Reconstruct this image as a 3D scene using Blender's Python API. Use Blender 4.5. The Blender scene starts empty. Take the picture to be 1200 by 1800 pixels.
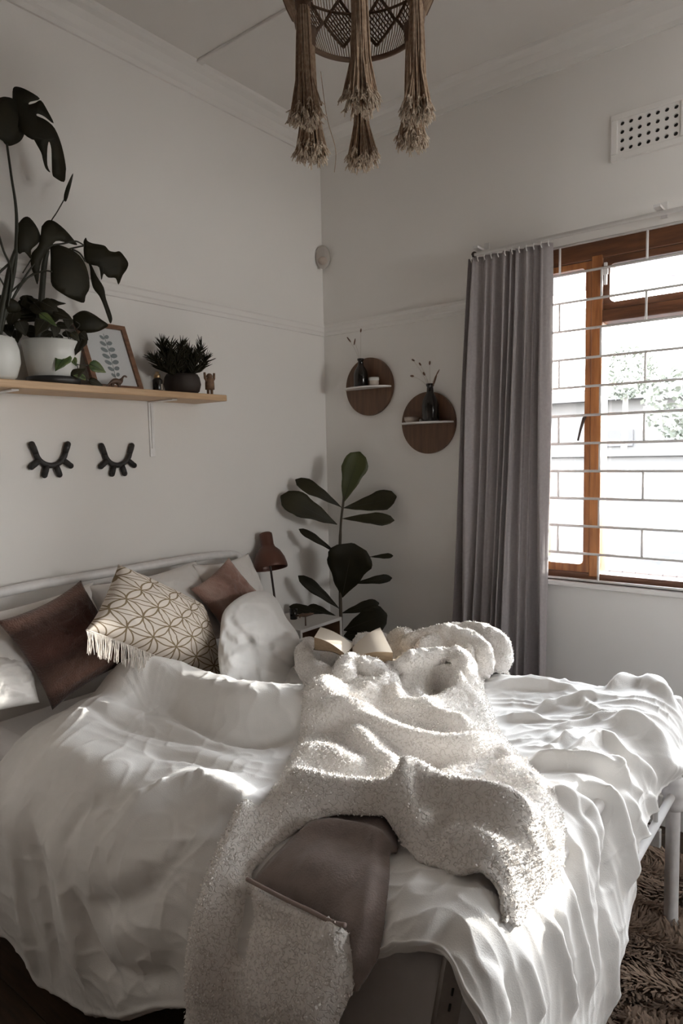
import bpy, bmesh, math, random
import numpy as np
from mathutils import Vector, Matrix
random.seed(7)
PI = math.pi
SC = bpy.context.scene
COL = SC.collection

# ------------------------------------------------------------------ camera
FPX, PIT, ROL, YAW = 1179.3, 0.0863907, -0.0212888, 0.669795
CAM = np.array([2.387, -2.892, 1.56])
_cy, _sy = math.cos(YAW), math.sin(YAW)
_F0 = np.array([-_sy, _cy, 0.]); _R0 = np.array([_cy, _sy, 0.]); _U0 = np.array([0, 0, 1.])
CF = _F0*math.cos(PIT) - _U0*math.sin(PIT)
_up = _U0*math.cos(PIT) + _F0*math.sin(PIT)
CR = _R0*math.cos(ROL) + _up*math.sin(ROL)
CU = _up*math.cos(ROL) - _R0*math.sin(ROL)
cam_d = bpy.data.cameras.new('camera'); cam = bpy.data.objects.new('camera', cam_d); COL.objects.link(cam)
cam_d.sensor_fit = 'VERTICAL'; cam_d.sensor_height = 36.0; cam_d.sensor_width = 24.0
cam_d.lens = FPX/1800*36.0; cam_d.clip_start = 0.05; cam_d.clip_end = 200
M = Matrix((tuple(CR), tuple(CU), tuple(-CF))).transposed().to_4x4()
M.translation = Vector(CAM); cam.matrix_world = M
SC.camera = cam

# ------------------------------------------------------------------ world, sun, exposure
w = bpy.data.worlds.new('overcast_sky'); SC.world = w; w.use_nodes = True
nt = w.node_tree; bg = nt.nodes['Background']
tc = nt.nodes.new('ShaderNodeTexCoord'); sp = nt.nodes.new('ShaderNodeSeparateXYZ'); rp = nt.nodes.new('ShaderNodeValToRGB')
nt.links.new(tc.outputs['Generated'], sp.inputs[0]); nt.links.new(sp.outputs['Z'], rp.inputs[0]); nt.links.new(rp.outputs[0], bg.inputs[0])
rp.color_ramp.elements[0].position = 0.0; rp.color_ramp.elements[0].color = (1.0, 0.97, 0.93, 1)
rp.color_ramp.elements[1].position = 0.8; rp.color_ramp.elements[1].color = (0.80, 0.88, 1.0, 1)
bg.inputs['Strength'].default_value = 17.5
sd = bpy.data.lights.new('low_sun', 'SUN'); sun = bpy.data.objects.new('low_sun', sd); COL.objects.link(sun)
sd.energy = 7.0; sd.color = (1.0, 0.95, 0.88); sd.angle = math.radians(1.2)
SUN_AZ, SUN_EL = math.radians(29), math.radians(9.4)
_sdir = Vector((-math.sin(SUN_AZ)*math.cos(SUN_EL), -math.cos(SUN_AZ)*math.cos(SUN_EL), -math.sin(SUN_EL)))
sun.rotation_euler = _sdir.to_track_quat('-Z', 'Y').to_euler(); sun.location = (4, 5, 3)
pd = bpy.data.lights.new('window_portal', 'AREA'); po = bpy.data.objects.new('window_portal', pd); COL.objects.link(po)
pd.shape = 'RECTANGLE'; pd.size = 1.95; pd.size_y = 1.42; pd.cycles.is_portal = True
po.location = (2.14, 0.18, 1.70); po.rotation_euler = (math.radians(-90), 0, 0)
pd2 = bpy.data.lights.new('rear_fill_window_portal', 'AREA'); po2 = bpy.data.objects.new('rear_fill_window_portal', pd2); COL.objects.link(po2)  # sampling portal of the added rear window
pd2.shape = 'RECTANGLE'; pd2.size = 1.15; pd2.size_y = 1.3; pd2.cycles.is_portal = True
po2.location = (4.65, -3.17, 1.95); po2.rotation_euler = (math.radians(90), 0, 0)
pd3 = bpy.data.lights.new('front_fill_window_portal', 'AREA'); po3 = bpy.data.objects.new('front_fill_window_portal', pd3); COL.objects.link(po3)  # sampling portal of the added front window
pd3.shape = 'RECTANGLE'; pd3.size = .84; pd3.size_y = .60; pd3.cycles.is_portal = True
po3.location = (5.52, -1.10, 1.85); po3.rotation_euler = (math.radians(90), 0, math.radians(90))
SC.view_settings.view_transform = 'Standard'; SC.view_settings.look = 'None'
SC.view_settings.exposure = 0.84; SC.view_settings.gamma = 1.0; SC.view_settings.use_curve_mapping = False
SC.cycles.max_bounces = 10; SC.cycles.diffuse_bounces = 6; SC.cycles.transparent_max_bounces = 12
SC.cycles.sample_clamp_indirect = 6.0; SC.cycles.use_denoising = True; SC.cycles.caustics_reflective = False
try: SC.cycles.denoiser = 'OPENIMAGEDENOISE'
except Exception: pass

# ------------------------------------------------------------------ ray helpers: a pixel of the photo met with a real plane
def ray(x, y): return CR*(x-600)/FPX - CU*(y-900)/FPX + CF
def onX(x, y, X=0.0): d = ray(x, y); return CAM + d*((X-CAM[0])/d[0])
def onY(x, y, Y=0.0): d = ray(x, y); return CAM + d*((Y-CAM[1])/d[1])
def onZ(x, y, Z=0.0): d = ray(x, y); return CAM + d*((Z-CAM[2])/d[2])
def atD(x, y, D): return CAM + ray(x, y)*D
def project(P):
    v = np.asarray(P) - CAM; z = v@CF
    return 600+FPX*(v@CR)/z, 900-FPX*(v@CU)/z, z

# ------------------------------------------------------------------ object helpers
def wloc(o):
    v = Vector((0, 0, 0))
    while o is not None: v = v + o.location; o = o.parent
    return v
def mesh_obj(name, V, Fc, mat, parent=None, smooth=True, mats=None):
    V = np.asarray(V, dtype=float)
    if parent is not None: V = V - np.array(wloc(parent))
    me = bpy.data.meshes.new(name)
    me.from_pydata(V.tolist(), [], Fc if isinstance(Fc, list) else Fc.tolist())
    me.update()
    if smooth: me.polygons.foreach_set('use_smooth', [True]*len(me.polygons))
    o = bpy.data.objects.new(name, me); COL.objects.link(o)
    if mat is not None: me.materials.append(mat)
    for m in (mats or []): me.materials.append(m)
    if parent is not None: o.parent = parent
    return o
def tag(o, label, cat, group=None, kind=None):
    o['label'] = label; o['category'] = cat
    if group: o['group'] = group
    if kind: o['kind'] = kind
    return o
def thing(name, label, cat, loc=(0, 0, 0), group=None):
    o = bpy.data.objects.new(name, None); COL.objects.link(o); o.location = tuple(float(a) for a in loc)
    o.empty_display_size = 0.05
    return tag(o, label, cat, group)
def struct(o): o['kind'] = 'structure'; return o
class MB:
    def __init__(s): s.v = []; s.f = []; s.n = 0
    def add(s, V, Fc):
        s.v.extend([tuple(float(c) for c in p) for p in V]); s.f.extend([tuple(int(i)+s.n for i in q) for q in Fc]); s.n += len(V); return s
    def box(s, lo, hi, bev=0.0):
        x0, y0, z0 = [min(a, b) for a, b in zip(lo, hi)]; x1, y1, z1 = [max(a, b) for a, b in zip(lo, hi)]
        V = [(x0,y0,z0),(x1,y0,z0),(x1,y1,z0),(x0,y1,z0),(x0,y0,z1),(x1,y0,z1),(x1,y1,z1),(x0,y1,z1)]
        return s.add(V, [(0,3,2,1),(4,5,6,7),(0,1,5,4),(1,2,6,5),(2,3,7,6),(3,0,4,7)])
    def tube(s, pts, r, n=8, cap=True, closed=False):
        P = [np.array(p, float) for p in pts]; k = len(P)
        R = [r]*k if np.isscalar(r) else list(r)
        V = []; up = None
        for i in range(k):
            if closed: t = P[(i+1) % k] - P[i-1]
            else: t = P[min(i+1, k-1)] - P[max(i-1, 0)]
            t = t/(np.linalg.norm(t)+1e-12)
            if up is None:
                up = np.array([0, 0, 1.]) if abs(t[2]) < .9 else np.array([1., 0, 0])
            up = up - t*(up@t); up /= (np.linalg.norm(up)+1e-12); b = np.cross(t, up)
            for j in range(n):
                a = 2*PI*j/n; V.append(P[i] + R[i]*(math.cos(a)*up + math.sin(a)*b))
        Fc = []
        for i in range(k if closed else k-1):
            i2 = (i+1) % k
            for j in range(n):
                j2 = (j+1) % n; Fc.append((i*n+j, i*n+j2, i2*n+j2, i2*n+j))
        if cap and not closed:
            Fc.append(tuple(range(n-1, -1, -1))); Fc.append(tuple((k-1)*n+j for j in range(n)))
        return s.add(V, Fc)
    def lathe(s, prof, c=(0, 0, 0), n=28, cap=True):
        V = []; k = len(prof)
        for r, z in prof:
            for j in range(n):
                a = 2*PI*j/n; V.append((c[0]+r*math.cos(a), c[1]+r*math.sin(a), c[2]+z))
        Fc = [(i*n+j, i*n+(j+1) % n, (i+1)*n+(j+1) % n, (i+1)*n+j) for i in range(k-1) for j in range(n)]
        if cap:
            Fc.append(tuple(range(n-1, -1, -1))); Fc.append(tuple((k-1)*n+j for j in range(n)))
        return s.add(V, Fc)
    def ball(s, c, r, n=10, m=7, rot=None):
        r = (r, r, r) if np.isscalar(r) else r
        V = []
        for i in range(m+1):
            th = PI*i/m
            for j in range(n):
                p = np.array([r[0]*math.sin(th)*math.cos(2*PI*j/n), r[1]*math.sin(th)*math.sin(2*PI*j/n), r[2]*math.cos(th)])
                if rot is not None: p = np.array(rot@Vector(p))
                V.append(p+np.array(c))
        return s.add(V, [(i*n+j, (i+1)*n+j, (i+1)*n+(j+1) % n, i*n+(j+1) % n) for i in range(m) for j in range(n)])
    def build(s, name, mat, parent=None, smooth=True, bevel=0.0, sharp=False):
        o = mesh_obj(name, s.v, s.f, mat, parent, smooth)
        if bevel:
            b = o.modifiers.new('b', 'BEVEL'); b.width = bevel; b.segments = 2; b.limit_method = 'ANGLE'
        if sharp or bevel:
            try: o.data.set_sharp_from_angle(angle=math.radians(40))
            except Exception: pass
        return o
def spline(P, n=8):
    P = [np.array(p, float) for p in P]; out = []
    for i in range(len(P)-1):
        p0, p1, p2, p3 = P[max(i-1, 0)], P[i], P[i+1], P[min(i+2, len(P)-1)]
        for k in range(n):
            t = k/n; out.append(.5*((2*p1)+(-p0+p2)*t+(2*p0-5*p1+4*p2-p3)*t*t+(-p0+3*p1-3*p2+p3)*t**3))
    out.append(P[-1]); return out

# ------------------------------------------------------------------ materials
def mat(name, col, rough=0.6, metal=0.0, noise=0.0, nscale=8.0, bump=0.0, bscale=60.0, sheen=0.0, spec=0.5, stretch=None, col2=None, sub=0.0):
    m = bpy.data.materials.new(name); m.use_nodes = True; n = m.node_tree; b = n.nodes['Principled BSDF']
    b.inputs['Base Color'].default_value = (*col, 1); b.inputs['Roughness'].default_value = rough; b.inputs['Metallic'].default_value = metal
    b.inputs['Specular IOR Level'].default_value = spec
    if sheen: b.inputs['Sheen Weight'].default_value = sheen; b.inputs['Sheen Roughness'].default_value = 0.5
    tcn = n.nodes.new('ShaderNodeTexCoord'); mp = n.nodes.new('ShaderNodeMapping'); n.links.new(tcn.outputs['Object'], mp.inputs[0])
    if stretch: mp.inputs['Scale'].default_value = stretch
    if noise or col2:
        t = n.nodes.new('ShaderNodeTexNoise'); t.inputs['Scale'].default_value = nscale; t.inputs['Detail'].default_value = 5
        r = n.nodes.new('ShaderNodeValToRGB'); n.links.new(mp.outputs[0], t.inputs['Vector']); n.links.new(t.outputs['Fac'], r.inputs[0])
        c2 = col2 or tuple(c*(1-noise) for c in col)
        r.color_ramp.elements[0].position = 0.35; r.color_ramp.elements[1].position = 0.65
        r.color_ramp.elements[0].color = (*c2, 1); r.color_ramp.elements[1].color = (*col, 1)
        n.links.new(r.outputs[0], b.inputs['Base Color'])
    if bump:
        t2 = n.nodes.new('ShaderNodeTexNoise'); t2.inputs['Scale'].default_value = bscale; t2.inputs['Detail'].default_value = 4
        bn = n.nodes.new('ShaderNodeBump'); bn.inputs['Strength'].default_value = bump; bn.inputs['Distance'].default_value = 0.004
        n.links.new(mp.outputs[0], t2.inputs['Vector']); n.links.new(t2.outputs['Fac'], bn.inputs['Height']); n.links.new(bn.outputs[0], b.inputs['Normal'])
    return m
def wood(name, c1, c2, scale=(1, 12, 12), rough=0.45, nscale=6):
    return mat(name, c1, rough, col2=c2, nscale=nscale, stretch=scale, bump=0.15, bscale=20)
m_wall = mat('painted_plaster', (.88, .855, .825), .75, noise=.03, nscale=1.3, bump=.12, bscale=35)
m_rearwall = mat('dark_bounce_cut_rear_wall', (.07, .058, .05), .8)  # unseen wall, made dark to cut bounce onto the near bedding
m_ceil = mat('painted_ceiling_board', (.82, .79, .76), .8, noise=.03, nscale=1.5)
m_trim = mat('painted_trim', (.80, .77, .73), .5)
m_white = mat('white_enamel', (.82, .80, .78), .35)
m_whitemetal = mat('white_painted_metal', (.80, .78, .77), .3, noise=.08, nscale=40)
m_floor = wood('dark_floorboard', (.055, .032, .018), (.03, .018, .010), (1, 14, 14), .4)
m_frame = wood('varnished_window_timber', (.42, .17, .055), (.24, .085, .028), (10, 10, 1), .4)
m_frameshade = wood('shaded_varnished_timber', (.17, .068, .030), (.09, .036, .018), (1, 10, 10), .4)  # window timber again, shade on the rails painted as darker brown
m_wornshade = mat('worn_shaded_white_paint', (.34, .31, .29), .55, noise=.2, nscale=30)  # chipped white paint, with the duvet's shade put into the grey
m_glass = bpy.data.materials.new('window_glass'); m_glass.use_nodes = True
_n = m_glass.node_tree; _b = _n.nodes['Principled BSDF']; _o = _n.nodes['Material Output']
_t = _n.nodes.new('ShaderNodeBsdfTransparent'); _t.inputs[0].default_value = (.97, .98, .98, 1); _g = _n.nodes.new('ShaderNodeBsdfGlossy'); _g.inputs['Roughness'].default_value = 0.02
_mx = _n.nodes.new('ShaderNodeMixShader'); _fr = _n.nodes.new('ShaderNodeFresnel'); _fr.inputs[0].default_value = 1.4
_n.links.new(_fr.outputs[0], _mx.inputs[0]); _n.links.new(_t.outputs[0], _mx.inputs[1]); _n.links.new(_g.outputs[0], _mx.inputs[2]); _n.links.new(_mx.outputs[0], _o.inputs[0])
m_curtain = mat('grey_curtain_cloth', (.38, .345, .345), .85, noise=.1, nscale=90, bump=.25, bscale=500, sheen=.2)
m_linen = mat('washed_white_linen', (.81, .795, .775), .85, noise=.03, nscale=30, bump=.18, bscale=380, sheen=.15)
m_sheet = mat('fitted_sheet_cotton', (.74, .72, .72), .85, bump=.12, bscale=300, sheen=.1)
m_pillow = mat('pillowcase_cotton', (.76, .73, .70), .85, bump=.15, bscale=260, sheen=.15)
m_shelf = wood('pine_shelf', (.62, .42, .25), (.50, .32, .18), (14, 1, 14), .5)
m_walnut = wood('walnut_veneer', (.17, .085, .045), (.10, .05, .028), (14, 1, 1.5), .45, nscale=3)
m_pframe = wood('brown_frame_wood', (.22, .11, .06), (.15, .07, .04), (3, 3, 12), .5)
m_black = mat('matt_black_board', (.018, .015, .014), .6)
m_bottle = mat('dark_bottle_glass', (.012, .009, .007), .15)
m_leaf = mat('dark_leaf', (.016, .013, .004), .6, col2=(.011, .009, .003), nscale=14, spec=.25)
m_leaf2 = mat('fig_leaf', (.027, .023, .007), .55, col2=(.018, .015, .005), nscale=10, spec=.3)
m_leaf3 = mat('variegated_leaf', (.12, .15, .04), .45, col2=(.035, .07, .018), nscale=28)
m_leaf4 = mat('lit_fig_leaf', (.055, .060, .016), .45, col2=(.042, .047, .013), nscale=10)  # top fig leaf, its lit face painted in as lighter green
m_stem = mat('plant_stem', (.018, .017, .008), .6)
m_bark = mat('young_bark', (.06, .045, .03), .8)
m_pot = mat('white_ceramic', (.66, .66, .63), .35)
m_saucer = mat('dark_saucer', (.03, .028, .027), .4)
m_darkpot = mat('dark_clay_pot', (.03, .019, .014), .7, noise=.3, nscale=20)
m_soil = mat('potting_soil', (.02, .014, .01), .95, bump=.8, bscale=80)
m_print = mat('print_paper', (.66, .67, .68), .6)
m_ink = mat('print_ink', (.22, .25, .26), .7)
m_toywood = wood('carved_toy_wood', (.24, .14, .08), (.15, .085, .05), (3, 3, 12), .6)
m_dino = mat('brown_toy', (.10, .055, .035), .5)
m_brass = mat('brass', (.45, .32, .18), .3, metal=.8)
m_copper = mat('copper_lamp_paint', (.11, .045, .030), .38, metal=.25)
m_lampmetal = mat('dark_lamp_pole', (.06, .045, .04), .4, metal=.5)
m_nstop = mat('nightstand_white', (.60, .575, .55), .5)
m_nsin = wood('nightstand_inner_wood', (.22, .12, .07), (.15, .08, .045), (1, 12, 12))
m_paper = mat('book_paper', (.72, .64, .54), .8)
m_paperedge = mat('book_page_edges', (.50, .37, .24), .8, col2=(.30, .21, .13), nscale=9, stretch=(4, 4, 120))
m_cover = mat('book_cover', (.10, .065, .045), .6)
m_cord = mat('macrame_cotton', (.52, .39, .28), .9, col2=(.36, .25, .175), nscale=120)
m_cordtip = mat('frayed_cotton_tip', (.66, .55, .44), .95)
m_cordD = mat('dark_macrame_cotton', (.15, .095, .065), .9)
m_fringe = mat('cotton_fringe', (.70, .64, .58), .9)
m_sensor = mat('sensor_plastic', (.50, .46, .42), .4)
m_dark = mat('dark_void', (.02, .018, .016), .9)
m_cup = mat('stoneware_cup', (.50, .42, .36), .5)
m_petal = mat('dried_seed_head', (.16, .09, .06), .9)
m_stalk = mat('dried_stalk', (.55, .50, .43), .8)
m_rug = mat('shag_rug_yarn', (.42, .31, .235), .95, col2=(.24, .17, .125), nscale=7)
m_rugbase = mat('rug_backing', (.16, .11, .08), .95)
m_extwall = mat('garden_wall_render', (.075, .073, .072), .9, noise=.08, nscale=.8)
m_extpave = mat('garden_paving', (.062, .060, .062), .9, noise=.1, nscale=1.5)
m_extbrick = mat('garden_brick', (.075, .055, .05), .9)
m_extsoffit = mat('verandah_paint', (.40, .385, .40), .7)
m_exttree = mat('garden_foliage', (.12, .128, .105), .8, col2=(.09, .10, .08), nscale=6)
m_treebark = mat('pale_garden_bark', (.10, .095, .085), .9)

# sherpa: curly fleece
def sherpa_mat(name, c1, c2):
    m = bpy.data.materials.new(name); m.use_nodes = True; n = m.node_tree; b = n.nodes['Principled BSDF']
    b.inputs['Roughness'].default_value = .95; b.inputs['Specular IOR Level'].default_value = .15
    b.inputs['Sheen Weight'].default_value = .3; b.inputs['Sheen Roughness'].default_value = .6
    tcn = n.nodes.new('ShaderNodeTexCoord'); nz = n.nodes.new('ShaderNodeTexNoise'); nz.inputs['Scale'].default_value = 88; nz.inputs['Detail'].default_value = 1.2; nz.inputs['Distortion'].default_value = .45
    n.links.new(tcn.outputs['Object'], nz.inputs['Vector'])
    sb = n.nodes.new('ShaderNodeMath'); sb.operation = 'SUBTRACT'; sb.inputs[1].default_value = .5; n.links.new(nz.outputs['Fac'], sb.inputs[0])
    ab = n.nodes.new('ShaderNodeMath'); ab.operation = 'ABSOLUTE'; n.links.new(sb.outputs[0], ab.inputs[0])
    mr = n.nodes.new('ShaderNodeMapRange'); mr.interpolation_type = 'SMOOTHSTEP'; mr.inputs[2].default_value = .065; n.links.new(ab.outputs[0], mr.inputs[0])
    mr.inputs[1].default_value = 0; 
    r = n.nodes.new('ShaderNodeValToRGB'); n.links.new(mr.outputs[0], r.inputs[0])
    r.color_ramp.elements[0].position = 0; r.color_ramp.elements[0].color = (*c2, 1); r.color_ramp.elements[1].position = .7; r.color_ramp.elements[1].color = (*c1, 1)  # clefts between curls get shade painted into the colour
    n.links.new(r.outputs[0], b.inputs['Base Color'])
    nf = n.nodes.new('ShaderNodeTexNoise'); nf.inputs['Scale'].default_value = 420; nf.inputs['Detail'].default_value = 3; n.links.new(tcn.outputs['Object'], nf.inputs['Vector'])
    mu = n.nodes.new('ShaderNodeMath'); mu.operation = 'MULTIPLY_ADD'; mu.inputs[1].default_value = .35; n.links.new(nf.outputs['Fac'], mu.inputs[0]); n.links.new(mr.outputs[0], mu.inputs[2])
    bn = n.nodes.new('ShaderNodeBump'); bn.inputs['Strength'].default_value = .55; bn.inputs['Distance'].default_value = .004
    n.links.new(mu.outputs[0], bn.inputs['Height']); n.links.new(bn.outputs[0], b.inputs['Normal'])
    return m
m_sherpa = sherpa_mat('sherpa_fleece', (.87, .835, .80), (.69, .645, .60))
m_sherpapile = mat('sherpa_wool_tips', (.93, .90, .87), .95, sheen=.3, spec=.1)
m_reverse = mat('blanket_reverse_plush', (.26, .205, .185), .9, col2=(.21, .165, .15), nscale=30, bump=.4, bscale=250, sheen=.3)
m_hem = mat('blanket_hem', (.30, .23, .205), .9, bump=.3, bscale=200)
# ------------------------------------------------------------------ room shell
XR, YF, ZC = 5.4, -3.05, 3.235
WX0, WX1, WZ0, WZ1 = 1.17, 3.11, 0.985, 2.42
fl = struct(MB().box((-.15, YF-.15, -.12), (XR+.15, .2, -.02)).build('floor', m_dark, smooth=False))
pk = None
for i in range(28):
    y = YF + i*.1105
    if pk is None:
        pk = MB().box((0, 0, -.02), (XR, .1085, 0)).build('plank', m_floor, None, False); me = pk.data; o = pk
    else:
        o = bpy.data.objects.new('plank', me); COL.objects.link(o)
    o.parent = fl; o.location = (0, y, 0)
wl = struct(MB().box((-.15, YF-.15, 0), (0, .2, ZC+.1)).build('wall_left', m_wall, smooth=False))
wr = MB()
wr.box((0, 0, 0), (WX0, .2, ZC+.1)).box((WX1, 0, 0), (XR, .2, ZC+.1)).box((WX0, 0, 0), (WX1, .2, WZ0)).box((WX0, 0, WZ1), (WX1, .2, ZC+.1))
wr = struct(wr.build('wall_right', m_wall, smooth=False))
V2X0, V2X1, V2Z0, V2Z1 = 4.05, 5.25, 1.28, 2.62
wf = MB(); wf.box((XR, YF-.15, 0), (XR+.15, -1.52, ZC+.1)).box((XR, -.68, 0), (XR+.15, .2, ZC+.1)).box((XR, -1.52, 0), (XR+.15, -.68, 1.55)).box((XR, -1.52, 2.15), (XR+.15, -.68, ZC+.1))
struct(wf.build('wall_front', m_wall, smooth=False))
fill_front = bpy.data.objects.new('fill_window_front', None); COL.objects.link(fill_front); fill_front.location = (XR+.07, -1.1, 1.55); fill_front['kind'] = 'structure'  # unseen window, added to brighten the left wall
for a_, b_ in (((-1.52, 1.55), (-.68, 1.58)), ((-1.52, 2.12), (-.68, 2.15)), ((-1.52, 1.58), (-1.49, 2.12)), ((-.71, 1.58), (-.68, 2.12))):
    MB().box((XR+.03, a_[0], a_[1]), (XR+.10, b_[0], b_[1])).build('frame_bar', m_frame, fill_front, False)
MB().box((XR+.062, -1.51, 1.56), (XR+.066, -.69, 2.14)).build('pane', m_glass, fill_front, False)
wb = MB(); wb.box((0, YF-.15, 0), (V2X0, YF, ZC+.1)).box((V2X1, YF-.15, 0), (XR, YF, ZC+.1)).box((V2X0, YF-.15, 0), (V2X1, YF, V2Z0)).box((V2X0, YF-.15, V2Z1), (V2X1, YF, ZC+.1))
struct(wb.build('wall_rear', m_rearwall, smooth=False))
fill_rear = bpy.data.objects.new('fill_window_rear', None); COL.objects.link(fill_rear); fill_rear.location = (4.55, YF-.07, V2Z0); fill_rear['kind'] = 'structure'  # unseen window, added to throw light on the window wall
for a_, b_ in (((V2X0, V2Z0), (V2X1, V2Z0+.05)), ((V2X0, V2Z1-.05), (V2X1, V2Z1)), ((V2X0, V2Z0+.05), (V2X0+.05, V2Z1-.05)), ((V2X1-.05, V2Z0+.05), (V2X1, V2Z1-.05)), ((4.53, V2Z0+.05), (4.57, V2Z1-.05))):
    MB().box((a_[0], YF-.10, a_[1]), (b_[0], YF-.03, b_[1])).build('frame_bar', m_frame, fill_rear, False)
MB().box((V2X0+.03, YF-.066, V2Z0+.03), (V2X1-.03, YF-.062, V2Z1-.03)).build('pane', m_glass, fill_rear, False)
ce = struct(MB().box((0, YF, ZC+.02), (XR, 0, ZC+.1)).build('ceiling', m_ceil, smooth=False))
for a, b in ((0, -.885), (-.885, -2.1), (-2.1, YF)):
    MB().box((0, a-.002, ZC), (XR, b+.002, ZC+.02)).build('ceiling_panel', m_ceil, ce, False)
for y in (-.885, -2.1):
    MB().box((0, y-.016, ZC-.012), (XR, y+.016, ZC)).build('cover_strip', m_ceil, ce, False, bevel=.003)
def cornice(name, along):
    prof = [(0, -.105), (.010, -.105), (.012, -.085), (.020, -.075), (.030, -.050), (.050, -.028), (.070, -.020), (.080, -.012), (.085, 0), (0, 0)]
    V = []
    for e in (0, 1):
        for d, z in prof:
            if along == 'Y': V.append((d, (-d if e else YF), ZC+z))
            else: V.append(((XR if e else d), -d, ZC+z))
    k = len(prof); Fc = [(i, (i+1) % k, k+(i+1) % k, k+i) for i in range(k)] + [tuple(range(k)), tuple(range(2*k-1, k-1, -1))]
    return struct(mesh_obj(name, V, Fc, m_wall, None, False))
cornice('trim_1', 'Y'); cornice('trim_2', 'X')
def rail(name, along, hi):
    prof = [(0, -.062), (.008, -.060), (.010, -.045), (.016, -.040), (.016, -.018), (.022, -.012), (.022, -.002), (.018, 0), (0, 0)]
    V = []
    for e in (0, 1):
        for d, z in prof:
            if along == 'Y': V.append((d, (-d if e else YF), 2.262+z))
            else: V.append(((hi if e else d), -d, 2.262+z))
    k = len(prof); Fc = [(i, (i+1) % k, k+(i+1) % k, k+i) for i in range(k)] + [tuple(range(k)), tuple(range(2*k-1, k-1, -1))]
    return struct(mesh_obj(name, V, Fc, m_wall, None, False))
rail('trim_3', 'Y', 0); rail('trim_4', 'X', WX0-.03)
struct(MB().box((0, YF, 0), (.016, 0, .13)).build('baseboard_left', m_trim, None, False, bevel=.004))
struct(MB().box((.016, -.016, 0), (XR, 0, .13)).build('baseboard_right', m_trim, None, False, bevel=.004))
struct(MB().box((WX0-.02, -.028, WZ0-.022), (WX1+.02, .06, WZ0)).build('trim_5', m_white, None, False, bevel=.004))

# ------------------------------------------------------------------ window
win = bpy.data.objects.new('window_1', None); COL.objects.link(win); win.location = (2.14, .07, WZ0); win['kind'] = 'structure'
MX = [(1.435, 1.480), (2.78, 2.825)]
b = MB(); b.box((WX0, .03, WZ0), (WX0+.05, .12, WZ1)); b.box((WX1-.05, .03, WZ0), (WX1, .12, WZ1))
b.build('jamb', m_frame, win, False, bevel=.004)
b = MB(); b.box((WX0+.05, .03, 2.345), (WX1-.05, .12, WZ1)); b.build('head_rail', m_frameshade, win, False, bevel=.004)
b = MB(); b.box((WX0+.05, .03, WZ0), (WX1-.05, .12, WZ0+.035)); b.build('bottom_rail', m_frameshade, win, False, bevel=.004)
for a, c in MX: MB().box((a, .028, WZ0+.02), (c, .12, 2.36)).build('mullion', m_frame, win, False, bevel=.004)
MB().box((1.480, .03, 2.085), (2.78, .12, 2.135)).build('transom', m_frameshade, win, False, bevel=.004)
def sash(x0, x1, z0, z1, wd, y0=.035, y1=.085, rnd=.02, mt=m_frame, bot=None):
    bot = bot or wd
    ix0, ix1, iz0, iz1 = x0+wd, x1-wd, z0+bot, z1-wd; n = 6
    inner = []
    for cx, cz, a0 in ((ix1-rnd, iz1-rnd, 0), (ix0+rnd, iz1-rnd, 90), (ix0+rnd, iz0+rnd, 180), (ix1-rnd, iz0+rnd, 270)):
        for k in range(n): a = math.radians(a0+90*k/(n-1)); inner.append((cx+rnd*math.cos(a), cz+rnd*math.sin(a)))
    outer = []
    cs = [(x1, z1), (x0, z1), (x0, z0), (x1, z0)]
    for q in range(4):
        for k in range(n): outer.append(cs[q])
    N = len(inner); V = []
    for y in (y0, y1):
        V += [(x, y, z) for x, z in outer]; V += [(x, y, z) for x, z in inner]
    Fc = []
    for i in range(N):
        j = (i+1) % N
        Fc += [(i, j, N+j, N+i), (2*N+i, 3*N+i, 3*N+j, 2*N+j), (N+i, N+j, 3*N+j, 3*N+i), (i, 2*N+i, 2*N+j, j)]
    s_ = mesh_obj('sash', V, Fc, mt, win, False)
    MB().box((x0+wd*.6, .058, z0+bot*.6), (x1-wd*.6, .062, z1-wd*.6)).build('pane', m_glass, win, False)
    return s_
sash(1.222, 1.433, 1.022, 2.343, .024, bot=.034)
sash(1.482, 2.778, 2.136, 2.343, .026, mt=m_frameshade, rnd=.02)
sash(2.827, 3.058, 1.022, 2.343, .024, bot=.034)
MB().box((1.476, .064, 1.018), (2.784, .068, 2.088)).build('pane', m_glass, win, False)
hb = MB(); p0 = onY(1026, 735, .02); hb.tube([p0+[0, .02, .01], p0+[0, 0, 0], p0+[-.012, -.008, -.05], p0+[-.022, -.008, -.095]], [.006, .007, .005, .004]); hb.build('handle', m_lampmetal, win)
hb = MB(); p0 = onY(1064, 470, .02); hb.box(p0+[-.006, -.004, -.07], p0+[.006, .01, .02]); hb.box(p0+[-.012, -.01, -.03], p0+[.012, 0, -.005]); hb.build('catch', m_whitemetal, win, False, bevel=.002)

# ------------------------------------------------------------------ burglar bars
gz = [2.412, 2.295, 2.178, 2.060, 1.940, 1.821, 1.701, 1.583, 1.465, 1.348, 1.229, 1.11, .995]
gr = thing('burglar_bars', 'white painted steel burglar bars in a brick pattern across the window', 'burglar bars', (2.1, -.006, .98))
for z in gz: MB().tube([(1.19, -.006, z), (3.07, -.006, z)], .0055, 6).build('bar', m_whitemetal, gr)
for i in range(12):
    xs = [1.313, 1.661, 2.009, 2.357, 2.705, 3.05] if i % 2 == 0 else [1.487, 1.835, 2.183, 2.531, 2.879]
    for x in xs: MB().tube([(x, -.006, gz[i]), (x, -.006, gz[i+1])], .005, 6).build('upright', m_whitemetal, gr)

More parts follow.
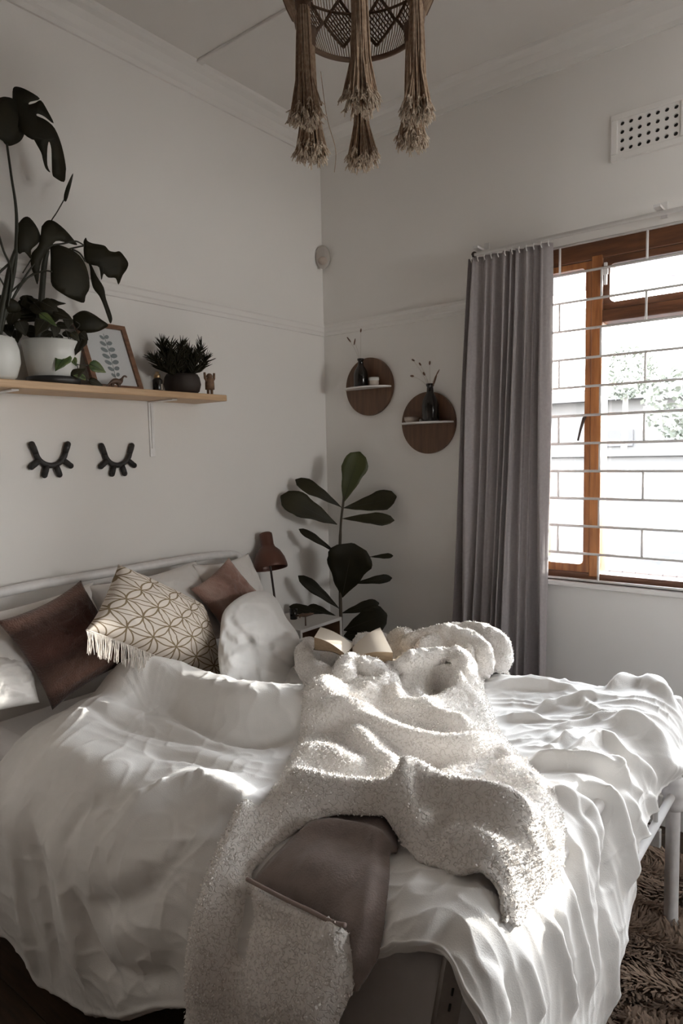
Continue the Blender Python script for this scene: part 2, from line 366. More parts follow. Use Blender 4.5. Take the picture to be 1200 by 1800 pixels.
# ------------------------------------------------------------------ curtain rail and curtain
t = thing('curtain_rail', 'double white curtain rail on small brackets above the window', 'curtain rail', (2, -.1, 2.42))
MB().tube([(.955, -.075, 2.440), (3.2, -.075, 2.440)], .009, 8).build('track', m_white, t)
MB().tube([(.97, -.115, 2.425), (3.2, -.115, 2.425)], .007, 8).build('track', m_white, t)
for x in (.975, 1.72, 2.5, 3.15):
    b = MB().box((x-.012, -.12, 2.452), (x+.012, 0, 2.462)); b.box((x-.012, -.006, 2.44), (x+.012, 0, 2.50)); b.build('bracket', m_whitemetal, t, False)
for p in ((866, 440), (1160, 375)):
    q = onY(*p, -.004); MB().ball(q, .007).build('screw', m_lampmetal, t)
MB().ball((.955, -.09, 2.435), .013).build('end_cap', m_lampmetal, t)
cu = thing('curtain', 'grey full length curtain gathered in soft pleats left of the window', 'curtain', (1.1, -.1, .04))
NU, NV = 360, 60; V = []
zt, zb = 2.415, .04
ph = []; rr = random.Random(3)
NP = 10
for i in range(NV+1):
    v = i/NV; z = zt + (zb-zt)*v
    xl = .935 - .11*v - .03*v*v; xr = 1.312 - .015*v + .006*math.sin(v*5)
    amp = .016 + .022*min(1, v*4) + .006*v
    for j in range(NU+1):
        u = j/NU
        uu = u + .022*math.sin(u*9+1.3+v*1.1) + .020*math.sin(u*23+v*1.6)
        a = 2*PI*NP*uu + .5*math.sin(v*3+u*8)
        pl = math.sin(a)*.75 + .25*math.sin(2*a+.6) 
        mod = .75 + .35*math.sin(u*13.7+.7) + .15*math.sin(v*4+u*20)
        y = -.100 - amp*(pl*mod) - .006*math.sin(v*7+u*6)
        x = xl + (xr-xl)*(u + .010*math.sin(a+1.5))
        V.append((x, y, z))
W = NU+1
Fc = [(i*W+j, i*W+j+1, (i+1)*W+j+1, (i+1)*W+j) for i in range(NV) for j in range(NU)]
o = mesh_obj('cloth', V, Fc, m_curtain, cu)
so = o.modifiers.new('s', 'SOLIDIFY'); so.thickness = .003
for k in range(12):
    x = .955 + k*.032; MB().tube([(x, -.115, 2.425), (x, -.122, 2.405), (x, -.112, 2.395)], .0025, 5).build('hook', m_white, cu)

# ------------------------------------------------------------------ air vent
def holed_plate(o, du, dv, nrm, nu, nv, cell, hr, depth, name, mt, parent):
    o = np.array(o, float); du = np.array(du, float); dv = np.array(dv, float); nrm = np.array(nrm, float)
    V = []; Fc = []
    def add(p): V.append(p); return len(V)-1
    for i in range(nu):
        for j in range(nv):
            c = o + du*(i+.5)*cell + dv*(j+.5)*cell
            S = []; H = []; B = []
            for k in range(8):
                a = PI/4*k; ca, sa = math.cos(a), math.sin(a); m_ = max(abs(ca), abs(sa))
                S.append(add(c + du*ca/m_*cell/2 + dv*sa/m_*cell/2)); H.append(add(c + du*ca*hr + dv*sa*hr)); B.append(add(c + du*ca*hr + dv*sa*hr - nrm*depth))
            for k in range(8):
                k2 = (k+1) % 8; Fc += [(S[k], S[k2], H[k2], H[k]), (H[k], H[k2], B[k2], B[k])]
    return mesh_obj(name, V, Fc, mt, parent, False)
t = thing('air_vent', 'white perforated air vent high on the window wall', 'vent', (1.66, 0, 2.70))
MB().box((1.545, -.003, 2.722), (1.777, 0, 2.852)).build('backing', m_dark, t, False)
holed_plate((1.545, -.012, 2.724), (1, 0, 0), (0, 0, 1), (0, -1, 0), 7, 4, .0325, .0085, .009, 'plate', m_wall, t)
b = MB(); b.box((1.520, -.02, 2.700), (1.798, 0, 2.723)); b.box((1.520, -.02, 2.853), (1.798, 0, 2.876)); b.box((1.520, -.02, 2.723), (1.545, 0, 2.853)); b.box((1.773, -.02, 2.723), (1.798, 0, 2.853))
b.build('frame', m_wall, t, False, bevel=.003)

# ------------------------------------------------------------------ motion sensor in the corner
t = thing('motion_sensor', 'small white motion sensor mounted high in the room corner', 'sensor', (.03, -.03, 2.56))
c = atD(567, 452, 3.60)
dx = np.array([.62, -.78, 0]); R = Matrix.Rotation(math.atan2(-.78, .62), 3, 'Z')
b = MB(); b.ball(c, (.022, .040, .062), 16, 10, R); b.build('housing', m_sensor, t)
b = MB(); b.ball(c+dx*.012+[0, 0, -.022], (.018, .026, .024), 12, 8, R); b.build('lens', m_cup, t)

# ------------------------------------------------------------------ garden outside the window
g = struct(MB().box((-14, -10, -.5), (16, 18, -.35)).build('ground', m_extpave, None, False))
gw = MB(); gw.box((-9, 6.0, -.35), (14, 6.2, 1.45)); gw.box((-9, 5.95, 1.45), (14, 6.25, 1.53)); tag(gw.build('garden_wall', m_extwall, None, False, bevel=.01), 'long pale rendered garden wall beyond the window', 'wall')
t = thing('garden_planter', 'low rendered garden bed with a brick edge outside the window', 'planter', (1.6, 3.4, -.35))
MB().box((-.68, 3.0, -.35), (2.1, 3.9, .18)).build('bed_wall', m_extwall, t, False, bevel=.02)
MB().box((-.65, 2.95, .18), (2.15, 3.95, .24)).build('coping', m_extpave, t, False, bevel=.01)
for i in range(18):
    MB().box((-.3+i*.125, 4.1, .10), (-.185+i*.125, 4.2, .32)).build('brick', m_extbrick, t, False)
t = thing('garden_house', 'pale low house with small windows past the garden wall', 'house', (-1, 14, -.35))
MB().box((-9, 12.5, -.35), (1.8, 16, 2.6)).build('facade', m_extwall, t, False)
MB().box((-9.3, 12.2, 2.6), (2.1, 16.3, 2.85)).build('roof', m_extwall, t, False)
for x in (-2.6, -.4): MB().box((x, 12.46, 1.6), (x+.9, 12.5, 1.95)).build('window', m_extpave, t, False)
t = thing('verandah', 'white verandah roof with boards and post outside the window', 'verandah', (2, 1, 2.5))
for x in (-.9, .58, 2.0, 3.3): MB().box((x, .215, 2.75), (x+.06, 1.5, 2.79)).build('rafter', m_extsoffit, t, False)
for y in (.30, .62, .94, 1.22): MB().box((-1.0, y, 2.66), (3.4, y+.06, 2.75)).build('beam', m_extsoffit, t, False)
MB().box((-1.0, 1.46, 2.56), (3.4, 1.52, 2.79)).build('fascia', m_extsoffit, t, False)
MB().box((.52, 1.36, -.35), (.64, 1.46, 2.66)).build('post', m_extsoffit, t, False)
def bush(name, label, c, r, seed, n=1100):
    rr = random.Random(seed); t = thing(name, label, 'tree', (c[0], c[1], -.35))
    MB().tube([(c[0], c[1], -.35), (c[0]+.05, c[1], c[2])], [.07, .04], 6).build('trunk', m_treebark, t)
    V = []; Fc = []
    for i in range(n):
        th = rr.uniform(0, 2*PI); z = rr.uniform(-1, 1); k = rr.uniform(.55, 1)**.5; s_ = math.sqrt(1-z*z)
        p = np.array([c[0]+r*k*s_*math.cos(th), c[1]+r*k*s_*math.sin(th), c[2]+r*.8*k*z]); q = r*.075
        a = np.array([rr.uniform(-1, 1) for _ in range(3)]); a /= np.linalg.norm(a); bb = np.cross(a, [rr.uniform(-1, 1), rr.uniform(-1, 1), .5]); bb /= np.linalg.norm(bb)
        m_ = len(V); V += [p+a*q, p+bb*q*.6, p-a*q, p-bb*q*.6]; Fc.append((m_, m_+1, m_+2, m_+3))
    mesh_obj('crown', V, Fc, m_exttree, t, False)['kind'] = 'stuff'
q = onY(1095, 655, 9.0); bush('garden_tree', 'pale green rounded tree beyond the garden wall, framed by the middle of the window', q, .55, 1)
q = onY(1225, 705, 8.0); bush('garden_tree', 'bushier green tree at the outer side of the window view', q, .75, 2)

# ------------------------------------------------------------------ left shelf, brackets
SZ = 1.822
tag(MB().box((.003, -2.72, SZ-.026), (.2, -.905, SZ)).build('wall_shelf', m_shelf, None, False, bevel=.003), 'long pale pine shelf board on the left wall', 'shelf')
def bracket(y, label):
    t = thing('shelf_bracket', label, 'bracket', (0, y, 1.57), group='shelf brackets')
    b = MB(); b.box((.001, y-.013, 1.565), (.006, y+.013, SZ-.030)); b.box((.001, y-.013, SZ-.032), (.165, y+.013, SZ-.0265)); b.build('flat_bar', m_whitemetal, t, False, bevel=.0015)
    MB().box((.006, y-.004, 1.60), (.010, y+.004, SZ-.034)).build('stiffening_rib', m_whitemetal, t, False)
bracket(-1.155, 'white metal shelf bracket under the end with the spiky plant')
bracket(-1.80, 'white metal shelf bracket under the white planters')

# ------------------------------------------------------------------ eyelash wall decor
def lashes(yc, zc, label):
    cx = .012; W_ = .070
    def pt(a, r): return np.array([cx, yc + r*math.sin(a), zc + .040 - r*math.cos(a)])
    t = thing('eyelash_decor', label, 'wall decoration', (0, yc, zc), group='sleepy eye decorations')
    b = MB()
    arc = [pt(math.radians(a), .058) for a in range(-78, 79, 6)]
    b.tube(arc, [.0105]*len(arc), 8); b.build('lid', m_black, t)
    for a in (-78, -50, -17, 17, 50, 78):
        ar = math.radians(a)
        if abs(a) > 70: p0, p1 = pt(ar, .058), pt(ar, .058)+np.array([0, .012*np.sign(a), .032])
        else: p0, p1 = pt(ar, .058), pt(ar*1.02, .097)
        m_ = MB(); m_.tube([p0, p0*.4+p1*.6, p1], [.0105, .0118, .0112], 8); m_.ball(p1, .0114, 8, 6); m_.build('lash', m_black, t)
lashes(-1.608, 1.558, 'black wooden closed eye with lashes under the planters')
lashes(-1.330, 1.552, 'black wooden closed eye with lashes near the shelf bracket with the spiky plant')
# ------------------------------------------------------------------ leaf builders
PROF = {
 'fiddle': [(0, .03), (.08, .16), (.2, .38), (.35, .58), (.5, .78), (.65, .97), (.78, 1.0), (.9, .78), (.97, .42), (1, .06)],
 'heart': [(0, .30), (.06, .74), (.18, .98), (.32, 1.0), (.5, .86), (.7, .56), (.86, .27), (1, .02)],
 'lance': [(0, .12), (.2, .7), (.4, 1.0), (.6, .85), (.8, .5), (1, .02)]}
def leaf_blade(name, base, tip, width, mt, parent, nrm=None, droop=0.0, shape='fiddle', wave=.04, cup=.15, nu=14, nw=6):
    base = np.array(base, float); tip = np.array(tip, float); ax = tip-base; L = np.linalg.norm(ax); ax /= L
    nrm = np.array(nrm if nrm is not None else -CF, float); nrm = nrm - ax*(nrm@ax); nrm /= np.linalg.norm(nrm)
    side = np.cross(nrm, ax); pr = PROF[shape]; xs = [p[0] for p in pr]; ws = [p[1] for p in pr]
    V = []; sd_ = (hash((round(base[0], 3), round(tip[2], 3))) % 100)/10
    for i in range(nu+1):
        u = i/nu; wv = np.interp(u, xs, ws)*width/2
        c = base + ax*L*u + nrm*droop*L*4*u*(1-u)
        for j in range(nw+1):
            s_ = j/nw*2-1
            V.append(c + side*wv*s_*(1+wave*math.sin(u*19+sd_+s_)) + nrm*(cup*wv*abs(s_)**1.5 + wave*.5*width*math.sin(u*15+sd_)*abs(s_)))
    W = nw+1
    Fc = [(i*W+j, i*W+j+1, (i+1)*W+j+1, (i+1)*W+j) for i in range(nu) for j in range(nw)]
    o = mesh_obj(name, V, Fc, mt, parent)
    so = o.modifiers.new('s', 'SOLIDIFY'); so.thickness = .0012
    b = MB(); b.tube([base + ax*L*u + nrm*(droop*L*4*u*(1-u)+.0006) for u in np.linspace(0, .93, 9)], [.0022*(1-k*.09) for k in range(9)], 5)
    b.build('midrib', m_stem, o)
    return o
def outline_leaf(name, px, X, mt, parent, tilt=0.0, bulge=.018, smoothn=3):
    P = [np.array(p, float) for p in px]; P.append(P[0]); pts = spline(P, smoothn)[:-1]
    pts = np.array(pts); c = pts.mean(0); r = np.abs(pts-c).max(0)+1
    # grid of interior points clipped by the outline, so that the blade can curve
    import mathutils
    poly = [mathutils.Vector(p) for p in pts]
    stepx = max(6.0, min(r)/3.2)
    inner = []
    xs = np.arange(pts[:, 0].min()+stepx*.6, pts[:, 0].max(), stepx); ys = np.arange(pts[:, 1].min()+stepx*.6, pts[:, 1].max(), stepx)
    def inside(x, y):
        k = False; n = len(pts)
        for i in range(n):
            x1, y1 = pts[i]; x2, y2 = pts[i-1]
            if (y1 > y) != (y2 > y) and x < (x2-x1)*(y-y1)/(y2-y1)+x1: k = not k
        return k
    for x in xs:
        for y in ys:
            if inside(x, y) and min(np.hypot(pts[:, 0]-x, pts[:, 1]-y)) > stepx*.4: inner.append((x, y))
    co = [mathutils.Vector(p) for p in pts] + [mathutils.Vector(p) for p in inner]
    n = len(pts)
    vv, ee, ff, *_ = mathutils.geometry.delaunay_2d_cdt(co, [(i, (i+1) % n) for i in range(n)], [], 1, 1e-4)
    V = []
    for v in vv:
        d = (v.x-c[0])/r[0]; e = (v.y-c[1])/r[1]
        V.append(onX(v.x, v.y, X + tilt*d - bulge*(d*d+e*e)))
    o = mesh_obj(name, V, [tuple(f) for f in ff], mt, parent)
    so = o.modifiers.new('s', 'SOLIDIFY'); so.thickness = .0015
    return o
def stalk(name, px, X, r, mt, parent, n=6):
    Xs = X if isinstance(X, (list, tuple)) else [X]*len(px)
    b = MB(); pts = spline([onX(p[0], p[1], x) for p, x in zip(px, Xs)], 5)
    rs = [r]*len(pts) if np.isscalar(r) else list(np.interp(np.linspace(0, 1, len(pts)), np.linspace(0, 1, len(r)), r))
    b.tube(pts, rs, n); return b.build(name, mt, parent)

# ------------------------------------------------------------------ monstera in a rounded white pot
XM = .13
pc = onX(-14, 640, XM)
t = thing('monstera_plant', 'tall dark monstera in a rounded white ceramic pot on the shelf', 'plant', (XM, pc[1], SZ))
MB().lathe([(.0, 0), (.055, 0), (.072, .012), (.086, .06), (.084, .10), (.072, .136), (.064, .139), (.060, .13), (.060, .118), (0, .118)], (XM, pc[1], SZ), 32, False).build('pot', m_pot, t)
MB().lathe([(0, .12), (.060, .12)], (XM, pc[1], SZ), 20, False).build('soil', m_soil, t)
LV = {
 'A': ([(-30,185),(0,172),(12,171),(24,175),(40,190),(44,225),(38,245),(25,254),(12,256),(0,245),(-20,252),(-45,225)], .17, -.01),
 'A2': ([(22,175),(23,156),(32,153),(50,160),(70,174),(53,179),(51,184),(62,181),(72,177),(84,196),(94,217),(78,205),(66,200),(65,204),(80,211),(96,226),(108,256),(115,290),(115,304),(112,320),(96,312),(92,306),(91,290),(90,262),(86,249),(83,262),(83,290),(88,303),(80,296),(75,280),(72,268),(60,246),(52,226),(49,228),(60,246),(42,236),(28,215)], .19, .02),
 'B': ([(31,395),(41,383),(52,383),(66,402),(71,420),(64,430),(54,440),(55,456),(43,443),(33,446),(29,425)], .16, .0),
 'C': ([(73,398),(82,388),(95,389),(113,403),(128,420),(135,431),(118,427),(98,424),(86,440),(76,452),(70,470),(66,500),(60,485),(54,465),(56,445),(68,430)], .16, .01),
 'D': ([(88,434),(100,430),(127,440),(144,455),(154,478),(157,505),(150,520),(147,532),(132,528),(115,520),(92,503),(89,480),(89,455)], .19, .01),
 'E': ([(147,430),(147,424),(151,418),(154,424),(163,428),(175,430),(185,433),(192,441),(202,443),(210,442),(219,452),(225,463),(222,474),(215,484),(208,500),(203,489),(190,488),(182,481),(178,492),(174,470),(162,466),(150,460),(147,445)], .16, .02),
 'F': ([(152,455),(160,464),(170,485),(182,505),(186,525),(196,555),(196,565),(193,568),(188,555),(181,535),(174,520),(164,507),(160,490),(158,470)], .18, .02),
 'S': ([(112,352),(114,336),(120,320),(128,305),(124,327),(117,353)], .14, 0)}
for k, (px, X, tl) in LV.items(): outline_leaf('leaf', px, X, m_leaf, t, tl)
for px, xs, r in (
    ([(12,252),(20,310),(28,365),(29,420),(24,480),(6,560),(-8,620)], [.17,.165,.155,.145,.14,.135,.13], [.0035,.004,.006,.007,.008]),
    ([(-6,400),(6,440),(17,465),(20,490),(14,540)], [.15]*5, .0035),
    ([(147,431),(133,424),(112,428),(88,433),(70,452),(45,485),(20,530),(0,590)], [.16,.16,.16,.16,.15,.14,.14,.13], .003),
    ([(150,460),(140,445),(126,438)], [.18,.18,.17], .003),
    ([(147,432),(120,438),(100,445)], [.16,.16,.16], .0028),
    ([(92,478),(80,476),(60,482),(40,495),(12,520)], [.18,.17,.15,.14,.135], .003),
    ([(60,480),(45,492),(33,508),(15,540)], [.15,.14,.14,.135], .003),
    ([(-20,500),(0,478),(18,462)], [.14,.14,.14], .004),
    ([(112,352),(100,373),(88,392),(70,430),(40,480)], [.14,.14,.14,.14,.135], .002),
    ([(66,610),(70,560),(74,510),(78,465),(84,440)], [.12,.125,.13,.14,.15], [.012,.011,.010,.009,.006]),
    ([(28,440),(18,470),(8,520),(-5,590)], [.14]*4, [.007,.009,.011]),
    ([(-12,470),(6,500),(14,520)], [.14]*3, .003)):
    stalk('stem', px, xs, r, m_stem, t)

# ------------------------------------------------------------------ trailing pothos in a white planter
XP = .105
pc = onX(93, 640, XP); cy0 = pc[1]
t = thing('pothos_plant', 'trailing green pothos in a flared white planter with dark saucer on the shelf', 'plant', (XP, cy0, SZ))
MB().lathe([(0, .022), (.074, .022), (.080, .028), (.092, .10), (.0985, .148), (.0955, .152), (.091, .148), (.087, .13), (0, .128)], (XP, cy0, SZ), 40, False).build('pot', m_pot, t)
MB().lathe([(0, 0), (.080, 0), (.088, .006), (.090, .026), (.084, .026), (.082, .012), (0, .012)], (XP, cy0, SZ), 36, False).build('saucer', m_saucer, t)
MB().lathe([(0, .13), (.088, .13)], (XP, cy0, SZ), 20, False).build('soil', m_soil, t)
outline_leaf('leaf', [(128,556),(140,548),(152,547),(165,553),(178,562),(190,571),(182,578),(170,583),(155,585),(142,583),(131,572)], .15, m_leaf, t, .02)
outline_leaf('leaf', [(36,535),(41,523),(48,530),(58,532),(50,522),(70,527),(90,525),(103,530),(116,534),(100,538),(110,545),(120,552),(126,562),(110,560),(85,556),(60,550)], .12, m_leaf, t, .02)
outline_leaf('leaf', [(-10,520),(5,519),(18,524),(31,531),(36,545),(20,550),(0,548)], .15, m_leaf, t, .02)
rr = random.Random(11)
spots = [(10,545,45),(22,560,50),(40,545,60),(38,575,48),(55,560,55),(70,545,60),(72,575,50),(88,560,50),(95,580,40),(108,555,44),(60,585,46),(80,590,40),(30,590,38),(112,575,36),(120,590,30),(15,580,40),(48,530,44),(86,538,44),(118,566,38),(102,595,28)]
for i, (x, y, s_) in enumerate(spots):
    X = XP + rr.uniform(-.05, .085); a = rr.uniform(-.3, 1.25)*PI/2 + (PI/2 if x < 55 else 0)*rr.random()
    b0 = onX(x-math.cos(a)*s_*.4, y-math.sin(a)*s_*.25, X); t0 = onX(x+math.cos(a)*s_*.5, y+math.sin(a)*s_*.35, X+rr.uniform(0, .03))
    leaf_blade('leaf', b0, t0, s_/1179*1.95*.62, m_leaf, t, nrm=[1, rr.uniform(-.8, .3), rr.uniform(.1, .9)], droop=.08, shape='heart', nu=8, nw=4)
leaf_blade('leaf', onX(70, 551, .17), onX(100, 574, .20), .036, m_leaf3, t, nrm=[1, -.4, .7], shape='heart', nu=8, nw=4)
trail = [((118,622),(97,653),30,m_leaf3),((127,628),(134,644),14,m_leaf3),((126,662),(150,648),20,m_leaf2),((157,640),(186,655),26,m_leaf3),((156,668),(182,680),17,m_leaf2),((146,590),(132,625),26,m_leaf),((140,585),(155,598),20,m_leaf),((125,585),(140,600),18,m_leaf2),((150,665),(128,660),14,m_leaf3)]
for a, c, wd, mt in trail:
    leaf_blade('leaf', onX(*a, .185), onX(*c, .197), wd/1179*2.0, mt, t, nrm=[1, -.5, .35], shape='heart', nu=9, nw=4, droop=.05)
for px in ([(92,590),(98,600),(108,610),(119,622),(122,630)], [(95,575),(105,598),(118,612),(128,628)], [(115,580),(122,600),(124,622),(135,640),(157,642)], [(120,620),(122,600),(128,585),(140,572),(133,565)], [(135,640),(140,655),(157,670)], [(104,592),(110,600),(124,606),(134,596)]):
    stalk('vine', px, .185, .0016, m_stem, t, 5)

# ------------------------------------------------------------------ framed print leaning on the wall
t = thing('framed_print', 'brown wooden frame with a eucalyptus branch print leaning on the wall', 'picture frame', (.06, -1.38, SZ))
c00 = onX(163, 676, .090); c10 = onX(247, 683, .090); c01 = onX(154, 568, .030); c11 = onX(233, 574, .030)
y0, y1 = c00[1]-.005, c10[1]; zt_ = .262
def fp(u, v, d=0.0):  # u across, v up, d out of the frame face
    lean = .085*(1-v); return np.array([.012+lean+d, y0+(y1-y0)*u - .018*v, SZ + v*zt_])
def slab(name, us, vs, d0, d1, mt, par=None):
    V = [fp(u, v, d) for d in (d0, d1) for v in vs for u in us]
    return mesh_obj(name, V, [(0, 2, 3, 1), (4, 5, 7, 6), (0, 1, 5, 4), (2, 6, 7, 3), (0, 4, 6, 2), (1, 3, 7, 5)], mt, par or t, False)
slab('print', (.06, .94), (.05, .95), .004, .008, m_print)
slab('frame_rail', (0, .09), (0, 1), 0, .018, m_pframe); slab('frame_rail', (.91, 1), (0, 1), 0, .018, m_pframe)
slab('frame_rail', (.09, .91), (0, .07), 0, .018, m_pframe); slab('frame_rail', (.09, .91), (.93, 1), 0, .018, m_pframe)
b = MB()
for k in range(7):
    v = .79 - k*.094; s_ = .042 + .045*math.sin(PI*(k+.6)/7)
    for sg in (-1, 1):
        pts = []
        for q in range(12):
            a = 2*PI*q/12; pts.append(fp(.52+sg*s_*.95 + s_*.85*math.cos(a), v + .036*math.sin(a)*(.6+s_*4) + sg*.008 + .012*math.cos(a)*sg, .0085))
        b.add(pts, [tuple(range(12))])
b.tube([fp(.52, .84, .0088), fp(.53, .5, .0088), fp(.50, .17, .0088)], .0008, 4)
b.build('botanical_print', m_ink, t)

# ------------------------------------------------------------------ toy dinosaur
XD = .17
def dpt(x, y, X=XD): return onX(x, y, X)
t = thing('toy_dinosaur', 'tiny brown long-necked toy dinosaur in front of the framed print', 'figurine', (XD, dpt(204, 682)[1], SZ))
b = MB(); b.tube(spline([dpt(185,680), dpt(192,675), dpt(198,671), dpt(204,670), dpt(209,672), dpt(213,668), dpt(216,663), dpt(219,661), dpt(223,663)], 4), list(np.interp(np.linspace(0, 1, 33), [0, .12, .3, .45, .6, .7, .85, .95, 1], [.001, .004, .010, .0125, .009, .004, .003, .004, .002])), 8)
b.build('body', m_dino, t)
for x, dX in ((197, .006), (199, -.006), (208, .006), (210, -.006)):
    p = dpt(x, 674, XD+dX); MB().tube([p, np.array([p[0], p[1], SZ])], [.0045, .0035], 6).build('leg', m_dino, t)

# ------------------------------------------------------------------ small glass bottle, spiky plant, wooden figure
p = onX(277, 680, .12)
t = thing('scent_bottle', 'small dark glass bottle with brass collar beside the spiky plant', 'bottle', (.12, p[1], SZ))
MB().lathe([(0, 0), (.018, 0), (.020, .004), (.020, .048), (.014, .055), (.011, .058)], (.12, p[1], SZ), 20).build('bottle', m_bottle, t)
MB().lathe([(.0115, .056), (.013, .057), (.013, .070), (.008, .073), (.008, .082), (0, .082)], (.12, p[1], SZ), 16, False).build('collar', m_brass, t)
MB().box((.1385, p[1]+.002, SZ+.010), (.141, p[1]+.008, SZ+.032)).build('label_strip', m_cup, t, False)
p = onX(320, 665, .11)
t = thing('spiky_plant', 'bushy dark spiky succulent in a round dark clay pot on the shelf', 'plant', (.11, p[1], SZ))
MB().lathe([(0, 0), (.055, 0), (.070, .012), (.077, .04), (.072, .068), (.064, .082), (.058, .080), (.058, .07), (0, .07)], (.11, p[1], SZ), 32, False).build('pot', m_darkpot, t)
MB().lathe([(0, .075), (.058, .075)], (.11, p[1], SZ), 16, False).build('soil', m_soil, t)
rr = random.Random(5)
heads = [((288,628),(285,603),.10),((300,640),(300,600),.13),((322,635),(318,605),.10),((334,640),(330,612),.14),((348,632),(355,603),.10),((352,652),(362,630),.13),((283,650),(270,628),.12),((310,648),(310,622),.16),((340,655),(345,628),.16),((320,650),(322,622),.13),((298,655),(292,630),.15),((330,655),(338,625),.10),((312,655),(308,628),.09)]
for k, (a, c, X) in enumerate(heads):
    p0 = np.array([.11, p[1], SZ+.07]); p1 = onX(*a, X); p2 = onX(*c, X)
    b = MB(); b.tube([p0, (p0+p1)/2, p1, p1*.3+p2*.7], [.006, .005, .004, .002], 5)
    d = p2-p1; L = np.linalg.norm(d); d /= L
    for q in range(85):
        f_ = rr.uniform(-.75, .95); o_ = p1 + d*L*f_ if f_ > 0 else p1 + (p1-p0)*f_*.55
        a_ = rr.uniform(0, 2*PI); sd_ = np.array([math.cos(a_), math.sin(a_), 0]); sd_ -= d*(sd_@d)
        dr = sd_*.8 + d*rr.uniform(.45, 1.1); dr /= np.linalg.norm(dr); ln = rr.uniform(.030, .050)
        b.tube([o_, o_+dr*ln*.5+d*.002, o_+dr*ln+d*.008], [.0030, .0027, .0004], 4, False)
    b.build('spiky_stem', m_leaf, t)
p = onX(369, 690, .13)
t = thing('wooden_figure', 'small carved wooden figure with raised arms at the shelf end', 'figurine', (.13, p[1], SZ))
def wf(dy, z): return np.array([.13, p[1]+dy, SZ+z])
b = MB(); b.tube([wf(0, .026), wf(0, .05), wf(0, .072), wf(0, .078)], [.020, .020, .018, .010], 8); b.build('body', m_toywood, t)
b = MB(); b.ball(wf(0, .084), (.014, .014, .012), 10, 7); b.build('head', m_toywood, t)
for s_ in (-1, 1):
    b = MB(); b.tube([wf(s_*.016, .062), wf(s_*.024, .074), wf(s_*.027, .098)], [.006, .0065, .005], 6); b.build('arm', m_toywood, t)
    b = MB(); b.tube([wf(s_*.010, .028), wf(s_*.010, .004)], [.006, .006], 6); b.box(wf(s_*.010-.007, 0)-[.008, 0, 0], wf(s_*.010+.007, .006)+[.010, 0, 0]); b.build('leg', m_toywood, t)

# ------------------------------------------------------------------ round wall shelves
def disc(cx, cz, r, zs, label, sx0, sx1):
    t = thing('round_wall_shelf', label, 'shelf', (cx, 0, cz), group=None)
    n = 64; V = []
    for y in (-.003, -.019):
        V += [(cx+r*math.cos(2*PI*k/n), y, cz+r*math.sin(2*PI*k/n)) for k in range(n)]
    Fc = [(k, (k+1) % n, n+(k+1) % n, n+k) for k in range(n)] + [tuple(range(n-1, -1, -1)), tuple(range(n, 2*n))]
    mesh_obj('back_disc', V, Fc, m_walnut, t, False)
    V = []; m_ = 24; D = .095
    for z in (zs-.008, zs):
        V += [(sx0 + (sx1-sx0)*(.5-.5*math.cos(PI*k/m_)), -.019 - D*math.sin(PI*k/m_), z) for k in range(m_+1)]
    k1 = m_+1
    Fc = [(k, k+1, k1+k+1, k1+k) for k in range(m_)] + [(m_, 0, k1, k1+m_), tuple(range(k1)), tuple(range(2*k1-1, k1-1, -1))]
    mesh_obj('ledge', V, Fc, m_white, t, False)
    return t
D1 = (.310, 1.906, .149, onY(652, 679, -.06)[2]); D2 = (.664, 1.703, .151, onY(755, 741, -.06)[2])
disc(*D1, 'round walnut wall shelf with white ledge, the upper one nearer the corner', .170, .452)
disc(*D2, 'round walnut wall shelf with white ledge, the lower one beside the curtain', .522, .808)
def vase(cx, z0, h, r, label, y=-.065):
    t = thing('bottle_vase', label, 'vase', (cx, y, z0))
    MB().lathe([(0, 0), (r*.92, 0), (r, .006), (r, h*.42), (r*.85, h*.58), (r*.42, h*.76), (r*.36, h*.92), (r*.46, h*.94), (r*.46, h), (r*.30, h), (r*.28, h*.8), (0, h*.8)], (cx, y, z0), 24, False).build('glass_body', m_bottle, t)
    return t
YV = -.065
c = onY(634, 660, YV); v1 = vase(c[0], D1[3], .145, .037, 'dark bottle vase with dried stems on the upper round shelf')
c2 = onY(756, 720, YV); v2 = vase(c2[0], D2[3], .180, .041, 'tall dark bottle vase with seed heads on the lower round shelf')
def stems(name, label, root, lst, grp):
    t = thing(name, label, 'dried flowers', root)
    for (px, sz, ang, thick) in lst:
        q = onY(*px, YV-.01); b = MB(); b.tube(spline([root, (np.array(root)*.5+q*.5)+[0, 0, .01], q], 5), .0007, 4); s_ = b.build('stalk', m_stalk, t)
        R = Matrix.Rotation(math.radians(ang), 3, 'Y')
        MB().ball(q, (thick, thick, sz), 8, 6, R).build('seed_head', m_petal, s_)
stems('dried_stems', 'three dried brown seed stems in the upper bottle vase', (c[0], YV, D1[3]+.125), [((613,597),.020,-40,.004),((623,601),.018,15,.0035),((634,581),.010,10,.004)], '')
stems('dried_stems', 'spray of dried seed heads in the lower bottle vase', (c2[0], YV, D2[3]+.155), [((726,633),.010,-60,.0045),((738,640),.010,-40,.0045),((755,638),.010,5,.0045),((745,657),.010,-30,.0055),((724,661),.011,-80,.0055),((764,668),.030,22,.005),((769,655),.018,35,.003)], '')
c = onY(657, 665, YV)
t = thing('candle_cup', 'small pale stoneware cup on the upper round shelf', 'cup', (c[0], YV, D1[3]))
MB().lathe([(0, 0), (.020, 0), (.024, .008), (.024, .026)], (c[0], YV, D1[3]), 24, False).build('cup_body', m_cup, t)
MB().lathe([(.024, .026), (.0265, .030), (.0265, .042), (.022, .042), (.020, .034), (0, .034)], (c[0], YV, D1[3]), 24, False).build('rim', m_pot, t)
c = onY(719, 736, YV)
t = thing('trinket_dish', 'small flat pale dish at the end of the lower round shelf', 'dish', (c[0]+.01, -.06, D2[3]))
